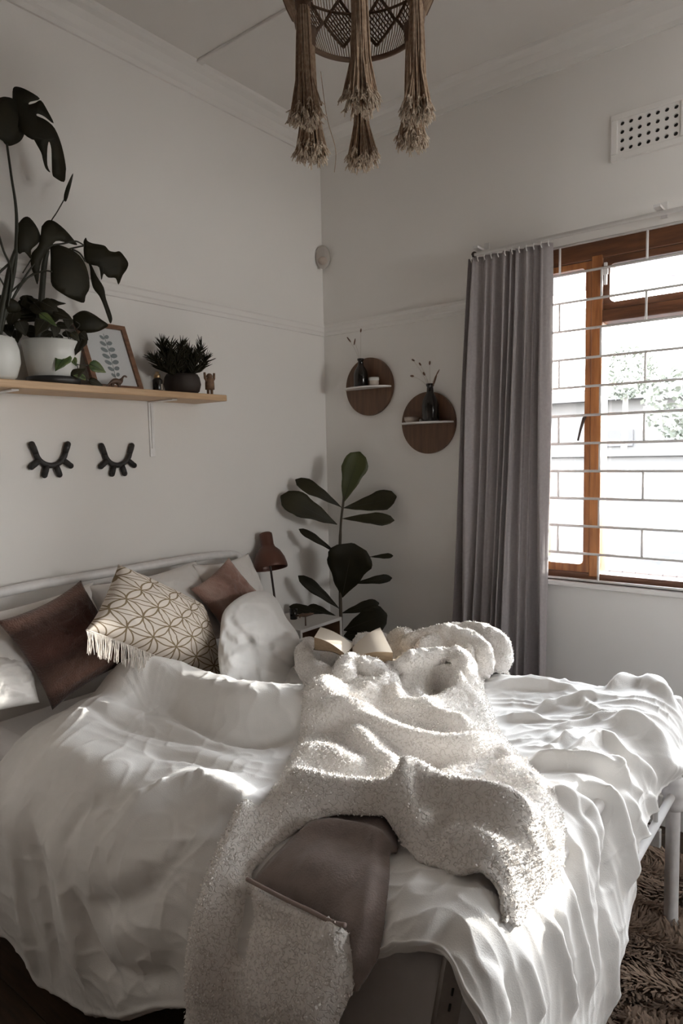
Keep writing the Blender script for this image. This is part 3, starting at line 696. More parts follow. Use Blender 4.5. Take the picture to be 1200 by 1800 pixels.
MB().lathe([(0, 0), (.026, 0), (.034, .010), (.036, .026), (.033, .026), (.030, .010), (0, .008)], (c[0]+.01, -.06, D2[3]), 26, False).build('bowl', m_cup, t)
c = onY(737, 738, YV-.03)
tag(MB().lathe([(0, 0), (.006, 0), (.007, .008), (.004, .013), (0, .014)], (c[0], YV-.02, D2[3]), 12, False).build('white_pebble', m_pot), 'tiny white pebble beside the dish on the lower round shelf', 'pebble')

# ------------------------------------------------------------------ macrame pendant lamp
dvec = ray(633, 105); dvec = dvec[:2]/np.linalg.norm(dvec[:2]); PC = CAM[:2] + dvec*1.60
zr, zT, rb, rt = 2.523, 2.72, .140, .200
t = thing('macrame_pendant', 'macrame basket pendant lamp with six long tassels hanging from the ceiling', 'lamp', (PC[0], PC[1], ZC))
def ring(r, z, n=64): return [np.array([PC[0]+r*math.cos(2*PI*k/n), PC[1]+r*math.sin(2*PI*k/n), z]) for k in range(n)]
MB().tube(ring(rb, zr), .006, 8, closed=True).build('hoop', m_cordD, t)
MB().tube(ring(rt, zT), .007, 8, closed=True).build('hoop', m_cordD, t)
MB().tube(ring(.186, zr+.135), .0035, 6, closed=True).build('hoop', m_cordD, t)
MB().tube([(PC[0], PC[1], ZC), (PC[0], PC[1], zT+.05)], .004, 8).build('flex', m_cord, t)
MB().lathe([(0, 0), (.05, 0), (.045, -.02), (.01, -.03), (0, -.03)], (PC[0], PC[1], ZC), 24, False).build('ceiling_rose', m_white, t)
MB().ball((PC[0], PC[1], zT-.05), (.03, .03, .04), 14, 10).build('bulb', m_pot, t)
MB().lathe([(.018, 0), (.018, .06), (.010, .07)], (PC[0], PC[1], zT-.02), 14).build('lamp_holder', m_lampmetal, t)
def wallpt(th, v):
    r = np.interp(v, [0, .35, .75, 1], [rb, .172, .190, rt]); return np.array([PC[0]+r*math.cos(th), PC[1]+r*math.sin(th), zr+(zT-zr)*v])
base_a = math.atan2(dvec[1], dvec[0])
b = MB()
for k in range(150):
    th = 2*PI*k/150; b.tube([wallpt(th, v) for v in (0, .33, .66, 1)], .0014, 3, False)
o = b.build('net_cords', m_cord, t); o['kind'] = 'stuff'
for k in range(3):
    th = base_a + PI/2 + k*2*PI/6; b = MB(); b.tube([(PC[0]+rt*math.cos(th), PC[1]+rt*math.sin(th), zT), (PC[0], PC[1], zT+.06), (PC[0]-rt*math.cos(th), PC[1]-rt*math.sin(th), zT)], .003, 6); b.build('hanger_cord', m_cord, t)
for k in range(12):
    th = base_a + PI/12 + k*PI/6
    hw = PI/12*.95; v0, v1, v2 = .20, .50, .88
    A, B, C_, D_ = (th, v0), (th+hw, v1), (th, v2), (th-hw, v1)
    def lp(p, q, f_): return (p[0]+(q[0]-p[0])*f_, p[1]+(q[1]-p[1])*f_)
    b = MB()
    for p, q in ((A, B), (B, C_), (C_, D_), (D_, A)): b.tube([wallpt(*lp(p, q, f_))-0*np.array([0, 0, 1]) for f_ in (0, .33, .66, 1)], .0042, 5)
    for f_ in np.linspace(.12, .88, 8):
        b.tube([wallpt(*lp(A, D_, f_)), wallpt(*lp(B, C_, f_))], .0017, 4, False)
    for f_ in (.2, .4, .6, .8): b.tube([wallpt(*lp(A, B, f_)), wallpt(*lp(D_, C_, f_))], .0010, 4, False)
    b.build('diamond_knot', m_cordD, t)
rr = random.Random(9)
for k in range(6):
    th = base_a + k*PI/3; cx, cy_ = PC[0]+rb*math.cos(th), PC[1]+rb*math.sin(th)
    zb_ = 2.275 + rr.uniform(-.012, .012); b = MB(); tips = MB(); ends = []
    topz = zr + .03
    for q in range(150):
        a = rr.uniform(0, 2*PI); r0 = .014*math.sqrt(rr.random()); fl_ = rr.uniform(1.8, 3.0); ze = zb_ + rr.uniform(0, .03)
        dx_, dy_ = r0*math.cos(a), r0*math.sin(a); wob = rr.uniform(-.004, .004)
        P = [(cx+dx_*.9, cy_+dy_*.9, topz), (cx+dx_*1.1+wob, cy_+dy_*1.1, zr-.08), (cx+dx_*1.35, cy_+dy_*1.35+wob, zr-.15), (cx+dx_*fl_, cy_+dy_*fl_, ze)]
        b.tube(P, .0019, 4, False)
        e = np.array(P[-1]); d = np.array([dx_, dy_, 0])*.3
        for _ in range(4): tips.tube([e+[0, 0, .008], e+d+np.array([rr.uniform(-.006, .006), rr.uniform(-.006, .006), rr.uniform(-.010, .002)])], [.0018, .0012], 3)
    tas = b.build('tassel', m_cord, t); ti = tips.build('frayed_tip', m_cordtip, tas)
    MB().tube([(cx, cy_, zr+.035), (cx, cy_, zr-.005)], [.019, .017], 12).build('wrap_knot', m_cordD, tas)
b = MB(); p0 = np.array([PC[0]-_R0[0]*.09, PC[1]-_R0[1]*.09, zr-.1]); b.tube(spline([p0, p0+_R0*.012+[0, 0, -.1], p0+_R0*.030+[0, 0, -.17], p0+_R0*.026+[0, 0, -.22]], 5), .0010, 4); b.build('loose_cord', m_cord, t)

# ------------------------------------------------------------------ nightstand and what stands on it
NX1, NY0, NY1, NZ = .312, -.60, -.287, .74
t = thing('nightstand', 'pale nightstand with an open wooden compartment in the room corner', 'nightstand', (.16, -.45, 0))
MB().box((.02, NY0, NZ-.016), (NX1, NY1, NZ)).build('top', m_nstop, t, False, bevel=.002)
for y in (NY0, NY1-.014): MB().box((.02, y, .1), (NX1, y+.014, NZ-.016)).build('side_panel', m_nstop, t, False, bevel=.001)
MB().box((.02, NY0+.014, .1), (.032, NY1-.014, NZ-.016)).build('back_panel', m_nsin, t, False)
MB().box((.032, NY0+.014, .50), (NX1-.004, NY1-.014, .512)).build('shelf', m_nsin, t, False)
MB().box((.032, NY0+.014, .1), (NX1-.004, NY1-.014, .112)).build('bottom_panel', m_nstop, t, False)
MB().box((.032, NY1-.017, .512), (NX1-.004, NY1-.014, NZ-.016)).build('lining', m_nsin, t, False)
MB().box((NX1-.016, NY0+.016, .12), (NX1-.002, NY1-.016, .495)).build('door', m_nstop, t, False, bevel=.002)
for x in (.04, NX1-.03):
    for y in (NY0+.03, NY1-.03): MB().tube([(x, y, 0), (x, y, .1)], [.010, .014], 8).build('leg', m_nsin, t)
# lamp
lx, ly = .13, -.52
hc = atD(472, 973, project((lx, ly, 1.1))[2])
t = thing('table_lamp', 'copper brown domed reading lamp on a thin pole on the nightstand', 'lamp', (lx, ly, NZ))
pb = atD(487, 1080, project((lx, ly, .8))[2]); pb = np.array([pb[0], pb[1], NZ])
pt_ = atD(475, 995, project(hc)[2])
MB().lathe([(0, 0), (.050, 0), (.052, .006), (.040, .014), (.008, .018), (0, .018)], pb, 28, False).build('base', m_copper, t)
MB().tube([pb+[0, 0, .015], pt_, hc], .0055, 10).build('pole', m_lampmetal, t)
axd = atD(463, 938, project(hc)[2]) - atD(474, 1000, project(hc)[2]); axd /= np.linalg.norm(axd); axd = axd + .22*CF; axd /= np.linalg.norm(axd)
q = Vector(axd).to_track_quat('Z', 'Y').to_matrix()
def oriented_lathe(prof, o, n=32):
    V = []
    for r, z in prof:
        for j in range(n): a = 2*PI*j/n; V.append(np.array(q@Vector((r*math.cos(a), r*math.sin(a), z)))+o)
    k = len(prof); return V, [(i*n+j, i*n+(j+1) % n, (i+1)*n+(j+1) % n, (i+1)*n+j) for i in range(k-1) for j in range(n)]
S_ = project(hc)[2]/FPX
prof = [(29.5, -24), (30, -22), (29.5, -17), (27, -6), (21, 6), (13, 14), (11.5, 19), (11.5, 34), (11, 39), (8, 41), (0, 41.5)]
prof = [(r*S_, z*S_) for r, z in prof]
V, Fc = oriented_lathe(prof, hc + axd*(-3*S_)); o = mesh_obj('lamp_shade', V, Fc, m_copper, t); so = o.modifiers.new('s', 'SOLIDIFY'); so.thickness = .002
V, Fc = oriented_lathe([(0, -14*S_), (8*S_, -10*S_), (10*S_, -2*S_), (6*S_, 8*S_), (0, 10*S_)], hc, 16); mesh_obj('bulb', V, Fc, m_pot, t)
# dark toy aeroplane-like trinket
pz = onZ(537, 1100, NZ)
t = thing('dark_trinket', 'small dark carved wooden bird trinket on the nightstand', 'trinket', pz)
MB().tube(spline([pz+[-.05, -.02, .045], pz+[-.02, 0, .05], pz+[.0, .0, .052], pz+[.03, .03, .058]], 4), list(np.interp(np.linspace(0, 1, 13), [0, .4, .7, 1], [.002, .010, .009, .003])), 8).build('body', m_dino, t)
for s_ in (-1, 1): MB().tube([pz+[0, 0, .05], pz+[.01*s_, .03*s_, .055], pz+[-.01*s_, .05*s_, .05]], [.008, .006, .002], 6).build('wing', m_dino, t)
MB().tube([pz+[0, 0, 0], pz+[0, 0, .05]], [.004, .003], 6).build('stand', m_dino, t)
pz = onZ(516, 1088, NZ)
t = thing('glass_tumbler', 'small dark glass tumbler behind the trinket on the nightstand', 'glass', pz)
MB().lathe([(0, 0), (.018, 0), (.020, .05), (.018, .05), (.016, .006), (0, .006)], pz, 20, False).build('glass', m_bottle, t)

# ------------------------------------------------------------------ fiddle-leaf fig
ST = (.245, -.205); DS = project((ST[0], ST[1], 1.0))[2]
t = thing('fiddle_leaf_fig', 'slender dark fiddle-leaf fig in the corner behind the nightstand', 'plant', (.20, -.14, 0))
MB().lathe([(0, 0), (.085, 0), (.095, .01), (.115, .22), (.118, .23), (.110, .23), (.105, .20), (0, .20)], (.165, -.150, 0), 32, False).build('pot', m_pot, t)
MB().lathe([(0, .205), (.106, .205)], (.165, -.150, 0), 16, False).build('soil', m_soil, t)
def fg(x, y, dd=0.0):
    p = atD(x, y, DS+dd); p[0] = max(p[0], .02); p[1] = min(p[1], -.02); return p
b = MB(); b.tube(spline([(.175, -.155, .2), (.20, -.17, .45), fg(599, 1100), fg(598, 1050), fg(597, 980), fg(599, 920), fg(603, 885), fg(604, 872)], 5), [.009]*16+[.008]*8+[.006]*12, 8); b.build('trunk', m_bark, t)
figs = [((603,884),(632,794),42,0,m_leaf4,.03),((600,892),(519,843),23,-.02,m_leaf2,.07),((592,922),(493,872),40,-.06,m_leaf2,.05),((604,893),(697,873),34,-.05,m_leaf2,-.06),((601,912),(693,915),21,-.06,m_leaf2,.08),((590,972),(525,930),13,-.03,m_leaf,.12),((601,1050),(620,955),74,-.06,m_leaf,.03),((650,979),(691,977),9,-.04,m_leaf2,.02),((622,1026),(689,1016),15,0,m_leaf,.08),((596,1070),(524,1012),19,-.05,m_leaf,.10),((600,1078),(666,1060),20,-.02,m_leaf,.05),((604,1108),(680,1080),46,-.04,m_leaf,.05),((597,1088),(540,1066),17,.02,m_leaf,.06),((585,1086),(508,1066),17,.0,m_leaf,.06),((604,1118),(650,1110),44,-.03,m_leaf,.0)]
for a, c, wd, dd, mt, dr in figs:
    A_ = fg(*a); C_ = fg(*c, dd); leaf_blade('leaf', A_, C_, wd/FPX*DS*1.08, mt, t, nrm=[.6, -.75, .35], droop=dr, wave=.05)
MB().tube(spline([fg(598, 990), fg(615, 984), fg(650, 979, -.03)], 4), .0025, 5).build('petiole', m_stem, t)
MB().tube(spline([fg(599, 1045), fg(608, 1035), fg(624, 1026)], 4), .0025, 5).build('petiole', m_stem, t)
# ------------------------------------------------------------------ bed frame
BF, BN = -.655, -2.055          # far and near side of the frame
t = thing('metal_bed', 'white tubular metal bed frame with curved headboard and collared foot post', 'bed', (1, -1.35, 0))
hb_pts = spline([(.075, BF, .05), (.075, BF, .7), (.075, BF-.015, .98), (.078, BF-.09, 1.085), (.08, BF-.24, 1.117), (.08, -1.35, 1.120), (.08, BN+.24, 1.117), (.078, BN+.09, 1.085), (.075, BN+.015, .98), (.075, BN, .7), (.075, BN, .05)], 8)
MB().tube(hb_pts, .018, 12).build('headboard_tube', m_whitemetal, t)
MB().tube([(.08, BF, .62), (.08, BN, .62)], .011, 8).build('cross_tube', m_whitemetal, t)
FX = 1.925
def post(x, y, top, name='foot_post'):
    p = MB().lathe([(0, .0), (.026, 0), (.028, .02), (.022, .035), (.0215, .10), (.0215, top-.02), (.018, top), (0, top)], (x, y, 0), 20, False).build(name, m_whitemetal, t)
    MB().lathe([(.022, -.055), (.030, -.05), (.033, -.03), (.028, -.02), (.036, -.005), (.036, .012), (.028, .025), (.032, .038), (.026, .052), (.022, .055)], (x, y, .455), 20, False).build('collar', m_whitemetal, p)
    return p
post(FX, BF+.03, .77); 
for x in (.075, FX): MB().tube([(x, BF+.02 if x > 1 else BF, .455 if x > 1 else .3), (x, BN+.1, .455 if x > 1 else .3)], .012, 10).build('end_rail', m_whitemetal, t)
MB().tube([(FX, BF+.02, .75), (FX, BN+.16, .75)], .014, 10).build('footboard_tube', m_whitemetal, t)
for k in range(5): y = BF-.2-k*.24; MB().tube([(FX, y, .455), (FX, y, .75)], .007, 8).build('spindle', m_whitemetal, t)
for y in (BF+.01, BN+.10): MB().box((.08, y-.010, .27), (FX-.03, y+.010, .33)).build('side_rail', m_whitemetal, t, False, bevel=.003)
# near foot post: a flat painted upright with slots, leaning slightly
a0 = onX(803, 1672, FX-.045); a1 = onX(780, 1800, FX-.07); dz = (a1-a0)/np.linalg.norm(a1-a0)
a2 = a0 + dz*(a0[2]-.02)/abs(dz[2]); wd = np.array([.75, .66, 0])*.019; td = np.array([.66, -.75, 0])*.012
V = [p+sx*wd+sy*td for p in (a0, a2) for sx, sy in ((-1, -1), (1, -1), (1, 1), (-1, 1))]
mesh_obj('flat_upright', V, [(0, 1, 2, 3), (7, 6, 5, 4), (0, 4, 5, 1), (1, 5, 6, 2), (2, 6, 7, 3), (3, 7, 4, 0)], m_wornshade, t, False)
for f_, px in ((.0, (797, 1738)), (.1, (783, 1787))):
    q_ = onX(*px, FX-.05); 
    k_ = (q_[2]-a0[2])/dz[2]; c_ = a0+dz*k_+td*1.02; MB().tube([c_-dz*.007, c_+dz*.007], .0022, 6).build('slot', m_dark, t)
# mattress
mt_ = tag(MB().box((.09, -1.97, .36), (1.88, -.69, .692)).build('mattress', m_sheet, None, True, bevel=.05), 'thick mattress in a pale fitted sheet on the white metal bed', 'mattress')
mt_.modifiers['b'].segments = 5
MB().box((.12, -2.0, .31), (1.86, -.70, .358)).build('base_board', m_sheet, t, False, bevel=.01)

# ------------------------------------------------------------------ smooth value noise on arrays
def _h(ix, iy, sd):
    n = (ix.astype(np.int64)*374761393 + iy.astype(np.int64)*668265263 + sd*1442695041) & 0x7fffffff
    n = ((n ^ (n >> 13))*1274126177) & 0x7fffffff
    return ((n ^ (n >> 16)) & 0xffff)/65535.0
def vn(x, y, sd=0):
    x = np.asarray(x, float); y = np.asarray(y, float); ix, iy = np.floor(x), np.floor(y); fx, fy = x-ix, y-iy
    ux = fx*fx*fx*(fx*(fx*6-15)+10); uy = fy*fy*fy*(fy*(fy*6-15)+10)
    def gr(dx, dy):
        a = _h(ix+dx, iy+dy, sd)*2*PI; return np.cos(a)*(fx-dx)+np.sin(a)*(fy-dy)
    a, b_, c_, d = gr(0, 0), gr(1, 0), gr(0, 1), gr(1, 1)
    return ((a*(1-ux)+b_*ux)*(1-uy) + (c_*(1-ux)+d*ux)*uy)*.72
def sm(x): x = np.clip(x, 0, 1); return x*x*(3-2*x)

# ------------------------------------------------------------------ soft goods laid over the bed: s runs to the foot, q towards the near side
SX, RX = 1.925, .085            # foot crest
QN, RN = 1.83, .21              # near crest
def over(v, v0, r):
    e = np.clip(v-v0, 0, None); a = np.minimum(e/r, PI/2)
    return np.minimum(v, v0) + r*np.sin(a), r*(1-np.cos(a)) + np.clip(e-r*PI/2, 0, None)
def top_z(x, q):
    z = .735 + .055*sm((x-1.55)/.33)
    z = z + .02*np.exp(-((q-.75)/.2)**2) - .01*(1-sm((x-.34)/.1))
    return z
def near0(s): return QN + .06*sm((s-1.84)/.10)
def guide(s, q):
    Q0 = near0(s)
    x, dx = over(s, SX-RX+.02, RX); y, dy = over(q, Q0, RN)
    f_, df = over(-q, -.72, .07)
    y = np.where(q < .72, -f_, y); dy = np.where(q < .72, df, dy)
    z = top_z(np.minimum(s, SX), np.clip(q, .6, Q0)) - dx - dy
    y = y + .035*np.sin(np.clip((q-Q0)/.8, 0, 1)*PI) ; x = x + .055*np.sin(np.clip((s-SX)/.6, 0, 1)*PI)
    return np.stack([x, -y, z], -1)
def gnorm(s, q, e=.004):
    a = guide(s+e, q)-guide(s-e, q); b_ = guide(s, q+e)-guide(s, q-e)
    n = np.cross(b_, a); n /= (np.linalg.norm(n, axis=-1, keepdims=True)+1e-9)
    return n
_gs, _gq = np.meshgrid(np.linspace(.2, 2.75, 340), np.linspace(.45, 2.85, 320), indexing='ij')
_P = guide(_gs, _gq); _px, _py, _pz = project(_P)
_ok = (_P[..., 2] > -.3) & ((_gs < SX+.05) | (_gq < QN+.14))
def g(x, y, z=None):
    """(s,q) on the laid cloth: from a point at height z on the flat top, or where the sight line meets the guide surface"""
    if x == "sq": return (y, z)
    if z is not None:
        p = onZ(x, y, z); return (p[0], -p[1])
    d = np.hypot(_px-x, _py-y) + np.where(_ok, 0, 1e6); near = d < 7
    if near.any(): k = np.argmin(np.where(near, _pz, 1e9))
    else: k = np.argmin(d)
    return (float(_gs.flat[k]), float(_gq.flat[k]))
def ridges(s, q, lst):
    out = np.zeros_like(s)
    for R in lst:
        pts, amp, wd = R[0], R[1], R[2]; w2 = R[3] if len(R) > 3 else wd; fl = R[4] if len(R) > 4 else .22; ex_ = R[5] if len(R) > 5 else 2.0
        P = [np.array(g(*p)) for p in pts]; P = np.array(spline(P, 4)) if len(P) > 2 else np.array(P)
        L = np.concatenate([[0], np.cumsum(np.linalg.norm(np.diff(P, axis=0), axis=1))]); T = L[-1]+1e-9
        lo = P.min(0)-3*max(wd, w2); hi = P.max(0)+3*max(wd, w2)
        m_ = (s > lo[0]) & (s < hi[0]) & (q > lo[1]) & (q < hi[1])
        if not m_.any(): continue
        ss, qq = s[m_], q[m_]; best = np.full(ss.shape, 1e9); sg = np.zeros(ss.shape); uu = np.zeros(ss.shape)
        for i in range(len(P)-1):
            a, d = P[i], P[i+1]-P[i]; l2 = d@d+1e-12
            k = np.clip(((ss-a[0])*d[0]+(qq-a[1])*d[1])/l2, 0, 1)
            ex, ey = ss-a[0]-k*d[0], qq-a[1]-k*d[1]; dd = ex*ex+ey*ey; b_ = dd < best
            best = np.where(b_, dd, best); sg = np.where(b_, d[0]*ey-d[1]*ex, sg); uu = np.where(b_, (L[i]+k*math.sqrt(l2))/T, uu)
        W = np.where(sg > 0, wd, w2); env = sm(uu/fl)*sm((1-uu)/fl)*.85+.15
        out[m_] += amp*env*np.exp(-(best/(W*W))**(ex_/2))
    return out
DR = [ # duvet folds: (points in the photo, height, width on either side)
 ([("sq",.52,1.98),("sq",.50,1.86),("sq",.47,1.74),("sq",.46,1.62),("sq",.54,1.54),("sq",.64,1.52)], .045, .11, .12, .25),
 ([("sq",.45,1.74),("sq",.44,1.62),("sq",.48,1.53),("sq",.60,1.487),("sq",.72,1.475),("sq",.86,1.46),("sq",.98,1.41),("sq",1.10,1.34),("sq",1.2,1.26)], .105, .100, .09, .16, 3.2),
 ([("sq",.52,1.64),("sq",.62,1.60),("sq",.75,1.615),("sq",.92,1.63),("sq",1.04,1.575),("sq",1.12,1.47)], -.022, .022, .022),
 ([(150,1260,.76),(230,1255,.76),(310,1275,.75),(370,1305,.74)], .016, .03),
 ([(120,1245,.77),(220,1270,.76),(330,1300,.74),(430,1330,.74)], -.014, .02),
 ([(240,1320,.74),(330,1330,.74),(400,1352,.74),(440,1345,.74)], -.016, .022),
 ([(60,1300,.75),(120,1300,.76),(200,1330,.765),(225,1345,.765)], .028, .05, .06),
 ([(190,1390,.76),(260,1368,.77),(330,1352,.78),(380,1362,.78),(420,1378,.78),(480,1383,.77)], .038, .04, .055),
 ([(330,1355,.78),(345,1385)], .010, .012), ([(350,1352,.78),(368,1385)], .010, .012),
 ([(265,1368,.77),(240,1392)], .008, .010), ([(300,1360,.77),(285,1385)], .008, .010),
 ([(400,1245,.74),(460,1235,.75),(520,1245,.75)], -.010, .02),
 ([(20,1350),(22,1450),(35,1580),(65,1740)], .022, .035), ([(50,1420),(70,1560),(105,1740)], -.018, .028),
 ([(80,1440),(110,1560),(150,1740)], .020, .035), ([(120,1560),(165,1680),(220,1750)], -.020, .03),
 ([(110,1490),(135,1430),(190,1400)], -.010, .022),
 ([(170,1500),(230,1470),(300,1430)], .014, .045), ([(150,1600),(230,1580),(300,1545)], -.018, .035), ([(180,1560),(250,1520),(330,1500)], .018, .045),
 ([(190,1640),(260,1640),(310,1600)], .014, .05), ([(180,1690),(250,1720),(320,1705)], -.014, .03), ([(240,1560),(300,1520),(330,1470)], -.01, .025),
 # far right part
 ([(895,1160,.79),(937,1163,.79),(990,1175,.79),(1010,1178,.79)], .016, .02),
 ([(1025,1184,.80),(1053,1168,.83),(1085,1159,.86),(1112,1157,.86),(1147,1170,.86),(1182,1190,.84)], .060, .035, .05),
 ([(1075,1212,.79),(1105,1190,.82),(1125,1185,.83),(1151,1194,.83),(1182,1210,.81)], .036, .025),
 ([(1060,1226,.78),(1095,1208,.80),(1130,1205,.81),(1165,1219,.81),(1197,1235,.80)], .030, .022),
 ([(905,1182,.76),(948,1193,.77),(997,1201,.77),(1039,1205,.77),(1077,1213,.77)], .022, .016),
 ([(855,1215,.75),(895,1206,.76),(955,1210,.76),(997,1219,.76),(1026,1226,.76)], .026, .020, .03),
 ([(934,1250,.75),(976,1240,.76),(1025,1240,.76),(1066,1248,.76)], .022, .018),
 ([(1025,1240,.76),(1035,1255,.76),(1050,1268,.76),(1075,1272,.77)], .014, .012),
 ([(888,1257,.75),(927,1259,.75),(958,1266,.75)], .016, .014),
 ([(1075,1272,.77),(1105,1258,.82),(1130,1257,.83),(1151,1271,.82),(1172,1296,.80),(1194,1330)], .050, .035, .04),
 ([(969,1293,.75),(1025,1283,.76),(1077,1272,.77)], .018, .014),
 ([(962,1333,.76),(990,1311,.77),(1025,1292,.77)], .018, .014),
 ([(915,1342,.78),(976,1334,.80),(1025,1334,.81),(1077,1354),(1108,1380)], .034, .022, .03),
 ([(997,1327,.79),(1032,1304,.80),(1060,1293,.80),(1095,1312,.80),(1130,1348),(1158,1385)], .026, .018),
 ([(1060,1330,.80),(1100,1345,.80),(1125,1390)], .014, .012),
 ([(940,1300,.75),(985,1318,.77),(1010,1350,.79)], -.012, .02),
 ([(1005,1378),(1046,1402),(1062,1443),(1071,1500),(1076,1570)], -.040, .020, .02, .1),
 ([(1025,1370),(1068,1398),(1088,1445),(1100,1500),(1104,1570)], .030, .022),
 ([(960,1392,.80),(1005,1400,.80),(1035,1430),(1050,1490)], .026, .022),
 ([(1089,1378),(1107,1430),(1128,1463),(1128,1520)], .022, .018),
 ([(1140,1390),(1150,1430)], .016, .016),
 ([(985,1400),(1018,1437),(1045,1493),(1052,1530)], .010, .012),
 ([(1000,1457),(1020,1519),(1033,1595),(1041,1672),(1043,1760)], .016, .016), ([(988,1470),(1005,1540),(1018,1620)], -.010, .012),
 ([(993,1530),(1014,1610),(1028,1687),(1040,1763)], .014, .012), ([(1055,1540),(1062,1620),(1060,1700)], -.018, .02),
 ([(950,1590),(980,1664),(996,1725),(1010,1798)], .018, .014), ([(965,1590),(995,1670),(1015,1750)], -.014, .010),
 ([(905,1665),(931,1725),(948,1798)], .016, .014), ([(880,1700),(900,1760),(910,1800)], -.016, .016),
 ([(1070,1600),(1072,1680),(1070,1780)], .020, .018), ([(860,1680),(868,1740),(870,1800)], .014, .02),
 # humps that carry the bunched throw
 ([(560,1150,.80),(700,1130,.83),(800,1130,.83),(870,1150,.80)], .045, .12),
 ([(690,1600),(740,1600),(790,1640)], .02, .06)]
def disp0(s, q):
    d = ridges(s, q, DR)
    d += .015*vn(s*3.1+3, q*3.3, 1) + .010*vn(s*7+q*3, q*6-s*2, 2)
    return d
def fine(s, q):
    # wrinkles that run with the long folds, stronger in the far right part
    wr_ = sm((s-1.05)/.5)
    a = s*3.5 + .5*vn(s*6, q*6, 5); b_ = q*15 + s*3 + 2.6*vn(s*4, q*4, 6)
    hang = sm((s-SX)/.08)
    f1 = (1-np.abs(vn(a, b_, 7))*2)**4*.006*(.3+wr_)*(1-hang)
    f2 = (1-np.abs(vn(s*4+q*2, q*20+1.2*vn(s*6, q*6, 4), 8))*2)**4*.004*hang
    f3 = (1-np.abs(vn(s*13+q*5+vn(s*9, q*9, 3), q*11-s*6, 9))*2)**5*.0035
    return f1+f2+f3
def hem_q(s):   # overhang on the near side, from the height of the hem
    z = np.interp(s, [.42, .6, .85, 1.0, 1.2, 1.4, 1.55, 1.68, 1.78, 1.9, 2.6], [.12, .07, .11, .20, .34, .46, .58, .70, .73, .745, .74]) + .006*np.sin(s*17)
    T = np.where(s > 1.7, .79, .74); dr = T-z
    return near0(s) + np.where(dr > RN, RN*PI/2 + dr-RN, RN*np.arccos(np.clip(1-dr/RN, -1, 1)))
def hem_s(q):
    z = np.interp(q, [.55, .8, 1.0, 1.27, 1.34, 1.5, 1.56, 1.66, 2.1], [.68, .66, .645, .63, .54, .42, .26, .10, .08])
    return SX-RX+.02 + RX*PI/2 + (.79-RX-z)
NS_, NQ_ = 430, 430
us = np.linspace(0, 1, NS_); uq = np.linspace(0, 1, NQ_)
U, Vv = np.meshgrid(us, uq, indexing='ij')
S0 = .33
q_first = np.where(Vv < .68, .56 + (QN-.56)*Vv/.68, QN)
s_top = np.where(U < .68, S0 + (SX-RX-S0)*U/.68, SX-RX)
hs = hem_s(q_first); s_ = np.where(U < .68, s_top, SX-RX + (hs-(SX-RX))*(U-.68)/.32)
hq = hem_q(s_); n0 = near0(s_); q_ = np.where(Vv < .68, .56+(n0-.56)*Vv/.68, n0 + (hq-n0)*(Vv-.68)/.32)
# wavy head edge
s_ = s_ + (1-sm(U/.1))*(.05*vn(q_*4, q_*0, 12) + .10*sm((1.35-q_)/.25))
Dd = disp0(s_, q_); Pd = guide(s_, q_); Nd = gnorm(s_, q_)
edge = np.minimum.reduce([U, 1-U, Vv, 1-Vv]); rim = 1-sm(edge/.012)
Dd = Dd + fine(s_, q_) - .018*rim + .004*np.exp(-((edge-.014)/.004)**2)
Pd = Pd + Nd*Dd[..., None]
Pd[..., 2] = np.maximum(Pd[..., 2], .012)
def grid_faces(n, m): 
    I, J = np.meshgrid(np.arange(n-1), np.arange(m-1), indexing='ij'); a = (I*m+J).ravel()
    return np.stack([a, a+1, a+m+1, a+m], -1)
duv = tag(mesh_obj('duvet', Pd.reshape(-1, 3), grid_faces(NS_, NQ_), m_linen), 'rumpled white linen duvet hanging over the foot and side of the bed', 'duvet')
so = duv.modifiers.new('s', 'SOLIDIFY'); so.thickness = .010; so.offset = -1

